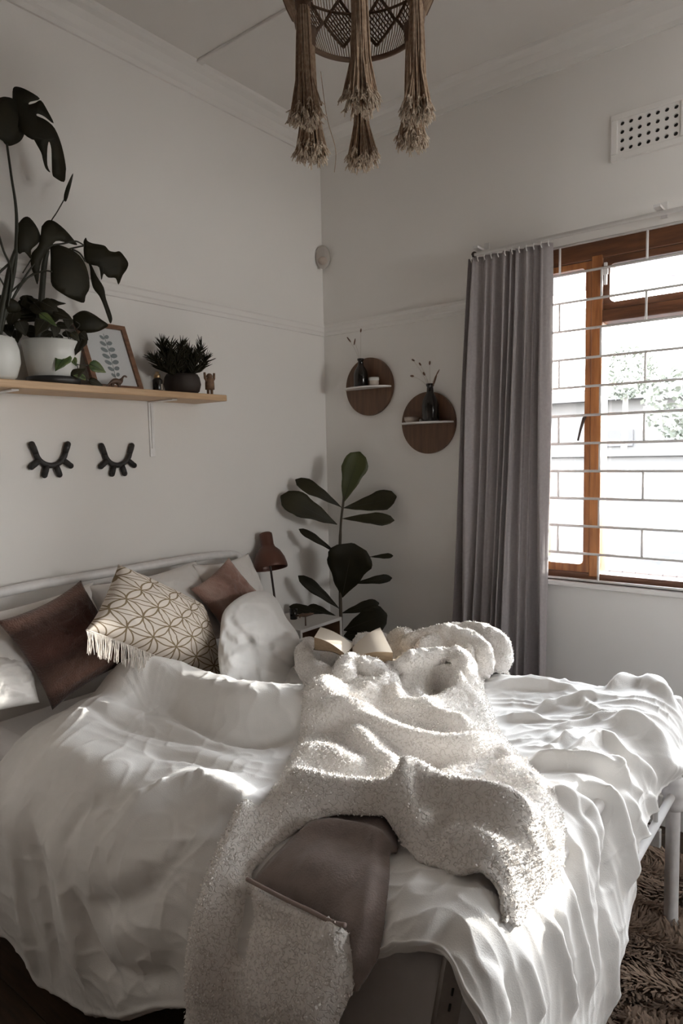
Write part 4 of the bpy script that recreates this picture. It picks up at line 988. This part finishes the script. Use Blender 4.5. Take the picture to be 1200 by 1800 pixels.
# ------------------------------------------------------------------ sherpa throw
BR = [
 ([(545,1272,.77),(575,1254,.80),(620,1250,.80),(680,1256,.79)], .022, .025),
 ([(555,1276,.77),(620,1262,.79),(680,1270,.80),(740,1287,.80),(800,1295,.80),(850,1290,.80),(890,1272,.80)], .050, .028, .06),
 ([(600,1262,.79),(635,1288,.79),(680,1325,.79),(705,1365,.82)], .040, .030, .045),
 ([(520,1330,.77),(560,1310,.78),(600,1325,.78),(640,1345,.78)], .024, .04),
 ([("sq",1.30,1.80),("sq",1.35,1.80),("sq",1.42,1.79),("sq",1.49,1.77),("sq",1.53,1.755),("sq",1.58,1.745),("sq",1.62,1.74),("sq",1.66,1.69),("sq",1.72,1.69),("sq",1.79,1.70),("sq",1.86,1.70),("sq",1.89,1.64)], .090, .050, .055, .12),
 ([(735,1356,.86),(738,1400,.84),(745,1440,.82),(770,1480,.80)], .045, .035, .05),
 ([(770,1480,.80),(830,1500,.80),(880,1520,.80),(930,1500)], .030, .04),
 ([(860,1500,.80),(850,1540),(870,1580),(890,1620)], .018, .03),
 ([(685,1228,.81),(740,1226,.82),(790,1241,.82),(845,1262,.80)], .045, .030, .045),
 ([(735,1228,.82),(780,1203,.83),(820,1193,.83),(852,1212,.81)], .035, .04),
 ([(900,1300,.78),(850,1330,.78),(800,1380,.80)], -.022, .04), ([(880,1330,.79),(920,1370,.80),(960,1400)], .020, .05),
 ([(640,1330,.76),(720,1330,.76),(800,1340,.76)], -.016, .06),
 # upright bunch in front of the book
 ([(575,1172,.85),(610,1168,.86),(650,1178,.86),(688,1198,.84)], .070, .075, .085, .25),
 ([(600,1195,.83),(578,1225,.80),(560,1260,.78)], .025, .045), ([(650,1200,.83),(640,1225,.80),(625,1245,.78)], .020, .04),
 ([(693,1196,.78),(696,1220,.77),(685,1236,.77)], -.065, .022),
 # rolls behind and right of the book
 ([(700,1198,.86),(690,1170,.87),(715,1150,.88),(760,1136,.90),(800,1140,.90),(808,1160,.88),(795,1190,.84)], .075, .035, .03, .15),
 ([(735,1170,.84),(735,1200,.82),(745,1220,.80)], .03, .03), ([(765,1165,.84),(768,1195,.82)], -.03, .018),
 ([(712,1135,.86),(735,1114,.90),(780,1103,.91),(825,1115,.91),(850,1140,.90),(850,1168,.85)], .090, .042, .035, .15),
 ([(785,1098,.90),(830,1102,.90),(870,1112,.91),(888,1132,.89),(890,1158,.84)], .080, .045, .05, .12),
 ([(690,1112,.86),(708,1108,.88),(722,1116,.87)], .070, .040, .04, .3),
 ([(625,1120,.83),(660,1112,.84),(690,1116,.84)], .045, .05),
 ([(527,1165,.82),(550,1175,.83),(580,1185,.83)], .055, .055, .06, .3),
 # hanging side
 ([(470,1400),(430,1450),(400,1520),(380,1600),(370,1700),(368,1800)], .030, .05),
 ([(445,1555),(432,1600),(428,1650),(425,1700)], -.040, .022), ([(520,1620),(500,1700),(495,1800)], .020, .08),
 ([(580,1640),(585,1700),(560,1800)], .016, .05), ([(440,1560),(520,1605),(600,1640),(640,1665)], .030, .018, .018, .1)]
def throw_patch(name, px, mt, parent, lift, extra=None, own=None, step=.0042, fuzz=.0022, mats=None, thick=.012, smooth_n=5):
    P = [np.array(g(*p)) for p in px]; P.append(P[0]); poly = np.array(spline(P, smooth_n)[:-1])
    lo, hi = poly.min(0)-step, poly.max(0)+step
    ss = np.arange(lo[0], hi[0]+step, step); qq = np.arange(lo[1], hi[1]+step, step)
    S, Q = np.meshgrid(ss, qq, indexing='ij')
    ins = np.zeros(S.shape, bool); D = np.full(S.shape, 1e9); NX_ = np.zeros(S.shape); NY_ = np.zeros(S.shape); n = len(poly)
    for i in range(n):
        x1, y1 = poly[i]; x2, y2 = poly[i-1]
        c_ = ((y1 > Q) != (y2 > Q)) & (S < (x2-x1)*(Q-y1)/(y2-y1+1e-12)+x1); ins ^= c_
        d = np.array([x2-x1, y2-y1]); k = np.clip(((S-x1)*d[0]+(Q-y1)*d[1])/(d@d+1e-12), 0, 1)
        cx, cy_ = x1+k*d[0], y1+k*d[1]; dd = np.hypot(S-cx, Q-cy_); b_ = dd < D
        D = np.where(b_, dd, D); NX_ = np.where(b_, cx, NX_); NY_ = np.where(b_, cy_, NY_)
    keepv = ins | (D < step*.5); F = grid_faces(*S.shape); kv = keepv.ravel(); F = F[kv[F].all(1)]
    cnt = np.bincount(F.ravel(), minlength=S.size); bd = (cnt > 0) & (cnt < 4)
    Sf, Qf = S.ravel().copy(), Q.ravel().copy(); sn = bd & (D.ravel() < step*1.6)
    Sf[sn] = NX_.ravel()[sn]; Qf[sn] = NY_.ravel()[sn]
    used = np.where(cnt > 0)[0]; mp = -np.ones(S.size, int); mp[used] = np.arange(len(used)); F = mp[F]
    s1, q1 = Sf[used], Qf[used]; d1 = np.where(sn, 0, D.ravel())[used]
    dz = disp0(s1, q1)*.9 + lift*(.35+.65*sm(d1/.03)) + ridges(s1, q1, BR)*(extra if extra is not None else 1.0)*np.where(q1 < 1.3, .15+.85*sm(d1/.05), 1)
    if own: dz = dz + ridges(s1, q1, own)
    curl = (np.abs(vn(s1*110+3*vn(s1*60, q1*60, 21), q1*110+3*vn(s1*60, q1*60, 22), 20))*2)**.7
    dz = dz + fuzz*curl + .5*fuzz*vn(s1*260, q1*260, 23)
    Pp = guide(s1, q1) + gnorm(s1, q1)*dz[:, None]
    Pp[:, 2] = np.maximum(Pp[:, 2], .02)
    o = mesh_obj(name, Pp, F, mt, parent, mats=mats)
    if thick:
        so = o.modifiers.new('s', 'SOLIDIFY'); so.thickness = thick; so.offset = -1
        if mats: so.material_offset = 1; so.material_offset_rim = 0
    return o
th_ = thing('sherpa_throw', 'thick cream sherpa throw crumpled across the duvet and hanging over the bed side', 'blanket', (1.4, -1.6, .8))
main_px = [(530,1180,.78),(520,1155,.78),(545,1140,.80),(600,1125,.80),(650,1105,.80),(690,1100,.80),(730,1098,.83),(780,1090,.83),(840,1096,.83),(890,1110,.83),(903,1140,.80),(900,1175,.77),(860,1190,.76),(850,1200,.77),(862,1225,.78),(880,1260,.79),(900,1290,.79),(920,1320,.79),(945,1355,.80),(965,1390),(985,1430),(990,1475),(982,1520),(955,1565),(925,1605),(905,1632),(885,1610),(862,1570),(835,1552),(800,1540),(765,1528),(735,1515),(712,1500),("sq",1.655,1.80),("sq",1.61,1.785),("sq",1.55,1.795),("sq",1.50,1.815),("sq",1.45,1.845),("sq",1.42,1.89),("sq",1.412,1.94),(445,1548),(510,1590),(570,1618),(635,1655),(640,1700),(615,1760),(590,1810),(560,1880),(440,1890),(330,1860),(330,1790),(335,1720),(345,1640),(362,1580),(385,1520),(405,1470),(435,1425),(465,1385,.80),(495,1340,.78),(520,1295,.77),(535,1250,.77),(550,1205,.77)]
throw_patch('fleece_side', main_px, m_sherpa, th_, .024, mats=[m_reverse])
rev_px = [(447,1552),(475,1515),(505,1480),(545,1440),(575,1395,.80),(640,1385,.80),(690,1410,.80),(702,1470,.79),(690,1510),(684,1560),(682,1610),(676,1660),(662,1700),(630,1745),(622,1700),(600,1650),(540,1612)]
throw_patch('plush_reverse', rev_px, m_reverse, th_, .030, extra=.16, own=[([("sq",1.45,1.88),("sq",1.50,1.845),("sq",1.56,1.83),("sq",1.62,1.83),("sq",1.67,1.86)], .022, .018), ([("sq",1.50,1.93),("sq",1.58,1.92),("sq",1.66,1.95)], .012, .04)], fuzz=.0012, step=.006, thick=.008)
def fleece_roll(px, rad, flat=1.0):
    P = spline([onZ(x, y, z) for x, y, z in px], 12); k = len(P); R = np.interp(np.linspace(0, 1, k), np.linspace(0, 1, len(rad)), rad)
    # rounded ends
    for i in range(7):
        e = math.sin((i+.3)/7*PI/2); R[i] *= e; R[-1-i] *= e
    b = MB(); b.tube(P, list(R), 26, True); V = np.array(b.v); ctr = np.repeat(np.array(P), 26, axis=0); d = V-ctr; L = np.linalg.norm(d, axis=1, keepdims=True)+1e-9; dn = d/L
    n_ = .012*vn(V[:, 0]*14+V[:, 2]*9, V[:, 1]*14-V[:, 2]*11, 71)+.006*vn(V[:, 0]*34+V[:, 2]*30, V[:, 1]*34+V[:, 2]*17, 72)+.003*vn(V[:, 0]*120+V[:, 2]*90, V[:, 1]*120, 73)
    V = V + dn*n_[:, None]*2; V[:, 2] = ctr[:, 2]+(V[:, 2]-ctr[:, 2])*flat
    return mesh_obj('fleece_roll', V, b.f, m_sherpa, th_)
fleece_roll([(543,1128,.80),(535,1150,.80),(548,1178,.80),(580,1200,.79),(615,1215,.78)], [.030,.040,.046,.044,.035])
fleece_roll([(608,1215,.79),(604,1190,.82),(618,1172,.835),(650,1182,.825),(680,1204,.80),(688,1222,.78)], [.035,.050,.046,.048,.044,.034])
fleece_roll([(690,1205,.80),(688,1182,.82),(715,1168,.845),(755,1156,.86),(790,1153,.86),(812,1165,.85),(812,1190,.81),(800,1212,.78)], [.026,.036,.034,.034,.036,.040,.040,.030])
fleece_roll([(714,1150,.82),(728,1128,.85),(765,1118,.87),(810,1120,.875),(842,1138,.86),(850,1165,.82),(838,1188,.78)], [.034,.040,.040,.038,.038,.040,.034])
fleece_roll([(770,1118,.85),(810,1110,.87),(850,1116,.875),(876,1132,.86),(882,1155,.82),(872,1178,.79)], [.034,.036,.040,.042,.042,.034])
fleece_roll([(688,1135,.81),(700,1122,.84),(716,1120,.84),(725,1135,.81)], [.030,.036,.036,.028])
fleece_roll([(618,1135,.80),(650,1125,.815),(690,1128,.81)], [.026,.034,.030])
hem_p = [g(*p) for p in [(452,1556),(500,1583),(560,1612),(610,1638),(632,1650)]]
hp = np.array(spline([np.array(p) for p in hem_p], 8)); hd = disp0(hp[:, 0], hp[:, 1])*.9+.046
hp3 = guide(hp[:, 0], hp[:, 1]) + gnorm(hp[:, 0], hp[:, 1])*hd[:, None]
MB().tube(list(hp3), .0042, 8).build('stitched_hem', m_hem, th_)

# woolly pile: small curls standing on the fleece
def pile(parts, N, seed):
    rs = np.random.RandomState(seed); A = []; B = []
    for o in parts:
        me = o.data; k = len(me.vertices); co = np.empty(k*3); me.vertices.foreach_get('co', co); co = co.reshape(-1, 3)
        nr = np.empty(k*3); me.vertices.foreach_get('normal', nr); nr = nr.reshape(-1, 3); A.append(co+np.array(wloc(o))); B.append(nr)
    A = np.concatenate(A); B = np.concatenate(B); i = rs.randint(0, len(A), N); p = A[i]+rs.uniform(-.0022, .0022, (N, 3)); n = B[i]
    t1 = np.cross(n, rs.normal(size=(N, 3))); t1 /= np.linalg.norm(t1, axis=1, keepdims=True)+1e-9; t2 = np.cross(n, t1)
    h = rs.uniform(.0018, .0038, (N, 1)); w_ = rs.uniform(.0009, .0018, (N, 1))
    V = np.stack([p-t1*w_-n*.001, p+t1*w_-n*.001, p+n*h*.8+t2*h*.7+t1*w_, p+n*h+t2*h*.3-t1*w_], 1)
    b0 = (np.arange(N)*4)[:, None]; F = np.concatenate([b0+np.array([[0, 1, 2, 3]])])
    o = mesh_obj('woolly_pile', V.reshape(-1, 3), F, m_sherpapile, th_); o['kind'] = 'stuff'
pile([o for o in th_.children if o.name.startswith('fleece')], 60000, 8)
# ------------------------------------------------------------------ pillows and cushions
def cushion(name, C4, thick, mt, parent, sd, wr_=.006, pinch=.22, n=46, fn=None, fat=.5):
    A, B, C_, D_ = [np.array(c, float) for c in C4]; nrm = np.cross(C_-A, D_-B); nrm /= np.linalg.norm(nrm)
    if nrm@CF > 0: nrm = -nrm
    V = []; sides = []
    for sgn in (1, -1):
        for i in range(n+1):
            for j in range(n+1):
                u, v = i/n, j/n; a, b_ = 2*u-1, 2*v-1
                uu = .5+.5*a*(1-pinch*(1-b_*b_)*0.5*abs(a)); vv = .5+.5*b_*(1-pinch*(1-a*a)*.5*abs(b_))
                p = A*(1-uu)*(1-vv)+B*uu*(1-vv)+C_*uu*vv+D_*(1-uu)*vv
                h = thick*((1-a**2)*(1-b_**2))**fat
                e = min(1, 6*min(u, 1-u, v, 1-v))
                h += wr_*e*float(vn(np.array(u*7+sd), np.array(v*7), sd)*2 + (1-abs(float(vn(np.array(u*9+v*5+sd), np.array(v*5-u*4), sd+1)))*2)**4)
                if fn: h += fn(u, v)*e
                V.append(p+nrm*sgn*max(h, 0 if e else 0)*(1 if sgn > 0 else .8))
    k = (n+1)**2; F1 = grid_faces(n+1, n+1)
    F2 = F1[:, ::-1]+k; F = np.concatenate([F1, F2])
    o = mesh_obj(name, V, F, mt, parent)
    bm = bmesh.new(); bm.from_mesh(o.data); bmesh.ops.remove_doubles(bm, verts=bm.verts, dist=1e-5); bmesh.ops.recalc_face_normals(bm, faces=bm.faces); bm.to_mesh(o.data); bm.free()
    uvl = None
    return o, nrm
def cushion_uv(o, C4):
    A, B, C_, D_ = [np.array(c, float) for c in C4]; e1 = ((B-A)+(C_-D_))/2; e2 = ((D_-A)+(C_-B))/2; ctr = (A+B+C_+D_)/4
    G = np.linalg.pinv(np.stack([e1, e2], 1)); me = o.data; uv = me.uv_layers.new(name='cloth'); off = np.array(wloc(o))
    for lo in me.loops:
        p = np.array(me.vertices[lo.vertex_index].co)+off-ctr; r = G@p; uv.data[lo.index].uv = (r[0]+.5, r[1]+.5)
def pw(px, py, X): return onX(px, py, X)
# sleeping pillows standing against the headboard
pl = [('sleeping_pillow', 'plain white pillow against the headboard behind the brown cushion', [pw(-90,1092,.16), pw(165,1022,.16), pw(185,1180,.26), pw(-90,1260,.26)], .075, 31),
      ('sleeping_pillow', 'large plain white pillow against the headboard behind the patterned cushion', [pw(150,1030,.17), pw(345,985,.17), pw(400,1120,.27), pw(190,1190,.28)], .08, 32),
      ('sleeping_pillow', 'plain white pillow nearest the lamp, its corner rising above the headboard', [pw(338,992,.20), pw(436,972,.17), pw(488,1095,.25), pw(400,1160,.30)], .07, 33),
      ('sleeping_pillow', 'white pillow lying low beneath the brown cushion at the bed edge', [pw(-120,1150,.30), pw(60,1150,.22), pw(70,1235,.30), pw(-120,1285,.36)], .06, 34)]
for nm, lb, C4, th2, sdv in pl:
    o, _n2 = cushion(nm, C4, th2, m_pillow, None, sdv); tag(o, lb, 'pillow')
# brown cushion
def strip_mat(name, c1, c2, c3, sc=9):
    m = bpy.data.materials.new(name); m.use_nodes = True; n = m.node_tree; b = n.nodes['Principled BSDF']; b.inputs['Roughness'].default_value = .95; b.inputs['Sheen Weight'].default_value = .2
    tcn = n.nodes.new('ShaderNodeTexCoord'); sep = n.nodes.new('ShaderNodeSeparateXYZ'); n.links.new(tcn.outputs['UV'], sep.inputs[0])
    nz = n.nodes.new('ShaderNodeTexNoise'); nz.inputs['Scale'].default_value = 12; nz.inputs['Detail'].default_value = 6; n.links.new(tcn.outputs['UV'], nz.inputs['Vector'])
    ad = n.nodes.new('ShaderNodeMath'); ad.operation = 'MULTIPLY_ADD'; ad.inputs[1].default_value = .10; n.links.new(nz.outputs['Fac'], ad.inputs[0]); n.links.new(sep.outputs['Y'], ad.inputs[2])
    r = n.nodes.new('ShaderNodeValToRGB'); n.links.new(ad.outputs[0], r.inputs[0]); cr = r.color_ramp
    cols = [c1, c2, c1, c3, c1, c2, c1]; pos = [0, .14, .22, .5, .62, .86, .95]
    cr.elements[0].color = (*cols[0], 1); cr.elements[1].position = 1; cr.elements[1].color = (*cols[-1], 1)
    for p_, c in list(zip(pos, cols))[1:]: e = cr.elements.new(p_); e.color = (*c, 1)
    n.links.new(r.outputs[0], b.inputs['Base Color'])
    bn = n.nodes.new('ShaderNodeBump'); bn.inputs['Strength'].default_value = .8; bn.inputs['Distance'].default_value = .006
    n2 = n.nodes.new('ShaderNodeTexNoise'); n2.inputs['Scale'].default_value = 60; n.links.new(tcn.outputs['UV'], n2.inputs['Vector']); n.links.new(n2.outputs['Fac'], bn.inputs['Height']); n.links.new(bn.outputs[0], b.inputs['Normal'])
    return m
m_brown = strip_mat('brown_woven_cushion', (.055, .025, .017), (.16, .085, .062), (.095, .038, .028))
m_pink = strip_mat('dusty_pink_cushion', (.36, .215, .175), (.46, .32, .27), (.24, .14, .11))
C4 = [pw(-6,1092,.31), pw(142,1020,.27), pw(238,1160,.36), pw(92,1248,.33)]
def tuft(u, v): return .010*math.exp(-((v-.14)/.02)**2)+.010*math.exp(-((v-.22)/.02)**2)+.008*math.exp(-((v-.86)/.02)**2)
o, _n2 = cushion('brown_cushion', C4, .065, m_brown, None, 41, fn=tuft); cushion_uv(o, C4); tag(o, 'dark brown woven cushion with tufted bands at the left of the bed head', 'cushion')
C4 = [pw(402,980,.30), pw(458,1045,.33), pw(415,1135,.36), pw(334,1035,.30)]
o, _n2 = cushion('pink_cushion', C4, .050, m_pink, None, 43, wr_=.010); cushion_uv(o, C4); tag(o, 'small dusty pink textured cushion leaning on the white pillow by the lamp', 'cushion')
# patterned cushion: interlocking circles drawn in the weave
def petal_mat():
    m = bpy.data.materials.new('petal_print_cloth'); m.use_nodes = True; n = m.node_tree; b = n.nodes['Principled BSDF']; b.inputs['Roughness'].default_value = .9
    tcn = n.nodes.new('ShaderNodeTexCoord'); sep = n.nodes.new('ShaderNodeSeparateXYZ'); n.links.new(tcn.outputs['UV'], sep.inputs[0])
    def mth(op, a, b_=None, c=None):
        k = n.nodes.new('ShaderNodeMath'); k.operation = op
        for i, v in enumerate((a, b_, c)):
            if v is None: continue
            if isinstance(v, (int, float)): k.inputs[i].default_value = v
            else: n.links.new(v, k.inputs[i])
        return k.outputs[0]
    R = .200; U_ = mth('ADD', sep.outputs['X'], 5.0*R); V_ = mth('ADD', sep.outputs['Y'], 5.0*R*math.sqrt(3))
    mind = None
    # circles of radius R centred on a triangular lattice of spacing R: two rectangular sublattices, 3x3 neighbours
    W_, H_ = R, R*math.sqrt(3)
    for ox, oy in ((0, 0), (.5*W_, .5*H_)):
        uu = mth('ADD', U_, ox); vv = mth('ADD', V_, oy)
        fu = mth('SUBTRACT', mth('MODULO', uu, W_), W_/2); fv = mth('SUBTRACT', mth('MODULO', vv, H_), H_/2)
        for i in (-1, 0, 1):
            for j in (-1, 0, 1):
                du = mth('SUBTRACT', fu, i*W_); dv = mth('SUBTRACT', fv, j*H_)
                r = mth('SQRT', mth('ADD', mth('MULTIPLY', du, du), mth('MULTIPLY', dv, dv)))
                e = mth('ABSOLUTE', mth('SUBTRACT', r, R)); mind = e if mind is None else mth('MINIMUM', mind, e)
    nz = n.nodes.new('ShaderNodeTexNoise'); nz.inputs['Scale'].default_value = 9; n.links.new(tcn.outputs['UV'], nz.inputs['Vector'])
    line = mth('LESS_THAN', mind, .0052)
    c1 = n.nodes.new('ShaderNodeMixRGB'); n.links.new(nz.outputs['Fac'], c1.inputs[0]); c1.inputs[1].default_value = (.17, .12, .075, 1); c1.inputs[2].default_value = (.26, .19, .10, 1)
    mx = n.nodes.new('ShaderNodeMixRGB'); n.links.new(line, mx.inputs[0]); mx.inputs[1].default_value = (.66, .59, .52, 1); n.links.new(c1.outputs[0], mx.inputs[2])
    n.links.new(mx.outputs[0], b.inputs['Base Color'])
    return m
m_petal2 = petal_mat()
C4 = [pw(208,992,.36), pw(356,1062,.38), pw(398,1206,.46), pw(150,1108,.50)]
ct = thing('patterned_cushion', 'cream cushion printed with golden interlaced petals and a fringed edge', 'cushion', (np.array(C4).mean(0)))
o, nn = cushion('cover', C4, .088, m_petal2, ct, 47, wr_=.005, pinch=.10, n=60); cushion_uv(o, C4)
A_, D_ = C4[3], C4[2]; fr = MB(); rr = random.Random(2)
for k in range(260):
    f_ = k/259; p = A_*(1-f_)+D_*f_; edge_in = (np.array(C4).mean(0)-p); edge_in -= (D_-A_)*(edge_in@(D_-A_))/((D_-A_)@(D_-A_)); edge_in /= np.linalg.norm(edge_in)
    p = p + edge_in*(.022*4*f_*(1-f_)*.5) + nn*.004
    dn = -edge_in*.6+np.array([0, 0, -.5])+nn*rr.uniform(.05, .25)+(D_-A_)*rr.uniform(-.35, .25); dn /= np.linalg.norm(dn); L_ = rr.uniform(.055, .075)
    fr.tube([p, p+dn*L_*.5+nn*.002, p+dn*L_+[0, 0, -.006]], [.0011, .0011, .0009], 4, False)
fo = fr.build('fringe', m_fringe, ct); fo['kind'] = 'stuff'
MB().tube([A_+(D_-A_)*f_+nn*.004 + (np.array(C4).mean(0)-(A_+D_)/2)/np.linalg.norm(np.array(C4).mean(0)-(A_+D_)/2)*(.011*4*f_*(1-f_)) for f_ in np.linspace(0, 1, 20)], .0028, 6).build('braid', m_fringe, ct)
# rumpled pillow catching the sun
def puff(name, px, ctr, X0, X1, thick, creases, mt, nr=46, na=150):
    P = [np.array(p, float) for p in px]; P.append(P[0]); pts = np.array(spline(P, 10)[:-1]); c = np.array(ctr, float)
    y0_, y1_ = pts[:, 1].min(), pts[:, 1].max(); ang = np.arctan2(pts[:, 1]-c[1], pts[:, 0]-c[0]); rad = np.hypot(pts[:, 0]-c[0], pts[:, 1]-c[1]); o_ = np.argsort(ang); ang, rad = ang[o_], rad[o_]
    V = []; NRM = np.array([.62, -.72, .30]); NRM /= np.linalg.norm(NRM)
    for sgn in (1, -1):
        for i in range(nr+1):
            rho = math.sin(i/nr*PI/2)
            for j in range(na):
                a = -PI+2*PI*j/na; r = np.interp(a, ang, rad, period=2*PI)*rho; x, y = c[0]+r*math.cos(a), c[1]+r*math.sin(a)
                base = onX(x, y, X0+(X1-X0)*(y-y0_)/(y1_-y0_)); h = thick*math.sqrt(max(0, 1-rho**2.6))
                e = min(1, (1-rho)*5)
                if sgn > 0:
                    for (pp, amp, w_) in creases:
                        best = 1e9
                        for q in range(len(pp)-1):
                            ax_, ay = pp[q]; bx_, by_ = pp[q+1]; dx, dy = bx_-ax_, by_-ay; k = max(0, min(1, ((x-ax_)*dx+(y-ay)*dy)/(dx*dx+dy*dy))); best = min(best, (x-ax_-k*dx)**2+(y-ay-k*dy)**2)
                        h += 1.6*amp*e*math.exp(-best/w_**2)
                    h += e*(.014*float(vn(np.array(x/24.), np.array(y/24.), 61))+.007*float(vn(np.array(x/10.), np.array(y/12.), 62))+.006*(1-min(1,2.5*abs(float(vn(np.array(x/30.+y/60.), np.array(y/20.-x/50.), 63)))))**2)
                V.append(base+NRM*sgn*h*(1 if sgn > 0 else .6))
    k = (nr+1)*na; Fc = []
    for sgn in (0, 1):
        for i in range(nr):
            for j in range(na):
                q = [i*na+j, (i+1)*na+j, (i+1)*na+(j+1) % na, i*na+(j+1) % na]; q = q[::-1] if sgn == 0 else q; Fc.append([w_+sgn*k for w_ in q])
    o = mesh_obj(name, V, Fc, mt); bm = bmesh.new(); bm.from_mesh(o.data); bmesh.ops.remove_doubles(bm, verts=bm.verts, dist=1e-5); bmesh.ops.recalc_face_normals(bm, faces=bm.faces); bm.to_mesh(o.data); bm.free()
    return o
o = puff('sleeping_pillow', [(387,1115),(392,1078),(414,1054),(443,1040),(470,1041),(488,1056),(503,1086),(524,1116),(531,1150),(548,1188),(556,1226),(505,1248),(440,1245),(398,1215),(384,1160)], (455,1140), .44, .74, .085,
    [([(398,1120),(420,1135),(440,1128),(470,1132),(500,1120),(526,1125)], -.022, 9), ([(408,1092),(425,1112),(440,1128)], -.014, 7), ([(440,1130),(455,1160),(450,1190),(462,1220)], -.018, 9),
     ([(470,1134),(485,1160),(520,1180),(545,1200)], -.016, 8), ([(425,1150),(470,1175),(520,1215)], .016, 14), ([(400,1180),(430,1200),(480,1230)], -.014, 9), ([(470,1045),(490,1080),(510,1110)], .014, 16), ([(405,1150),(415,1170),(405,1195)], .012, 12), ([(490,1140),(510,1150),(535,1165)], .012, 8)], m_linen)
tag(o, 'rumpled white pillow standing sunlit between the pink cushion and the book', 'pillow')

# ------------------------------------------------------------------ open book
bk = thing('open_book', 'open paperback book lying face up on the crumpled throw', 'book', onZ(620, 1155, .80))
zc = .865
sp0 = onZ(612, 1160, zc-.035); sp1 = onZ(622, 1132, zc-.020)
def book_half(corn, name):
    # corners: spine near, spine far, outer far, outer near (top sheet); block hangs below it
    sn, sf, of, on = [np.array(c, float) for c in corn]
    V = []; n = 10; down = np.array([0, 0, -.046])
    for lay in (0, 1):
        for i in range(n+1):
            u = i/n; c = .010*math.sin(u*PI)
            for a, b_ in ((sn, on), (sf, of)):
                p = a*(1-u)+b_*u + np.array([0, 0, c]) + (down*(.35+.65*sm(np.array(u))) if lay else 0); V.append(p)
    k = 2*(n+1); Fc = []
    for i in range(n):
        Fc += [(2*i, 2*i+1, 2*i+3, 2*i+2), (k+2*i, k+2*i+2, k+2*i+3, k+2*i+1)]
    top = mesh_obj('page', V, Fc[0::2], m_paper, bk)
    E_ = [f for f in Fc[1::2]]
    for i in range(n): E_ += [(2*i, 2*i+2, k+2*i+2, k+2*i), (2*i+1, k+2*i+1, k+2*i+3, 2*i+3)]
    E_ += [(2*n, 2*n+1, k+2*n+1, k+2*n), (0, k, k+1, 1)]
    mesh_obj('page_block', V, E_, m_paperedge, bk, False)
    V2 = [np.array(p)-[0, 0, .001] for p in V[k:]]; o_ = mesh_obj('cover', [p + (p-(sn+sf)/2)*.03 for p in V2], [(2*i, 2*i+2, 2*i+3, 2*i+1) for i in range(n)], m_cover, bk)
    so = o_.modifiers.new('s', 'SOLIDIFY'); so.thickness = .0015
book_half([onZ(607,1150,.865), onZ(622,1134,.865), onZ(563,1102,.895), onZ(552,1120,.895)], 'l')
book_half([onZ(620,1156,.862), onZ(619,1138,.865), onZ(668,1103,.905), onZ(690,1147,.885)], 'r')

# ------------------------------------------------------------------ shag rug
rg = thing('shag_rug', 'brown shaggy rug on the floor at the foot of the bed', 'rug', (2.2, -1.0, 0))
RX0, RX1, RY0, RY1 = 1.25, 3.3, -2.3, -.25
MB().box((RX0, RY0, .001), (RX1, RY1, .012)).build('rug_backing', m_rugbase, rg, False)
rs = np.random.RandomState(4); N = 52000
bx = rs.uniform(RX0, 2.45, N); by = rs.uniform(RY0, RY1, N)
bx[:9000] = rs.uniform(2.45, RX1, 9000)
row = (np.sin(by*2*PI/.17)*.5+.5)
ang = 2*PI*vn(bx*5, by*5, 31)*1.4 + rs.uniform(-.5, .5, N); ln = rs.uniform(.030, .055, N)*(.55+.6*row); wdt = rs.uniform(.0022, .0042, N)
dx_, dy_ = np.cos(ang), np.sin(ang); z0 = .010
P0 = np.stack([bx, by, np.full(N, z0)], -1); dir_ = np.stack([dx_, dy_, np.zeros(N)], -1); sidev = np.stack([-dy_, dx_, np.zeros(N)], -1)
V = np.empty((N, 6, 3)); ht = ln*rs.uniform(.45, .8, N)
V[:, 0] = P0-sidev*wdt[:, None]; V[:, 1] = P0+sidev*wdt[:, None]
m1 = P0+dir_*(ln*.3)[:, None]; m1[:, 2] += ht*.8
V[:, 2] = m1-sidev*wdt[:, None]; V[:, 3] = m1+sidev*wdt[:, None]
m2 = P0+dir_*(ln*.8)[:, None]; m2[:, 2] += ht
V[:, 4] = m2-sidev*(wdt*.6)[:, None]; V[:, 5] = m2+sidev*(wdt*.6)[:, None]
b0 = (np.arange(N)*6)[:, None]; Fq = np.concatenate([b0+np.array([[0, 1, 3, 2]]), b0+np.array([[2, 3, 5, 4]])])
o = mesh_obj('pile', V.reshape(-1, 3), Fq, m_rug, rg); o['kind'] = 'stuff'
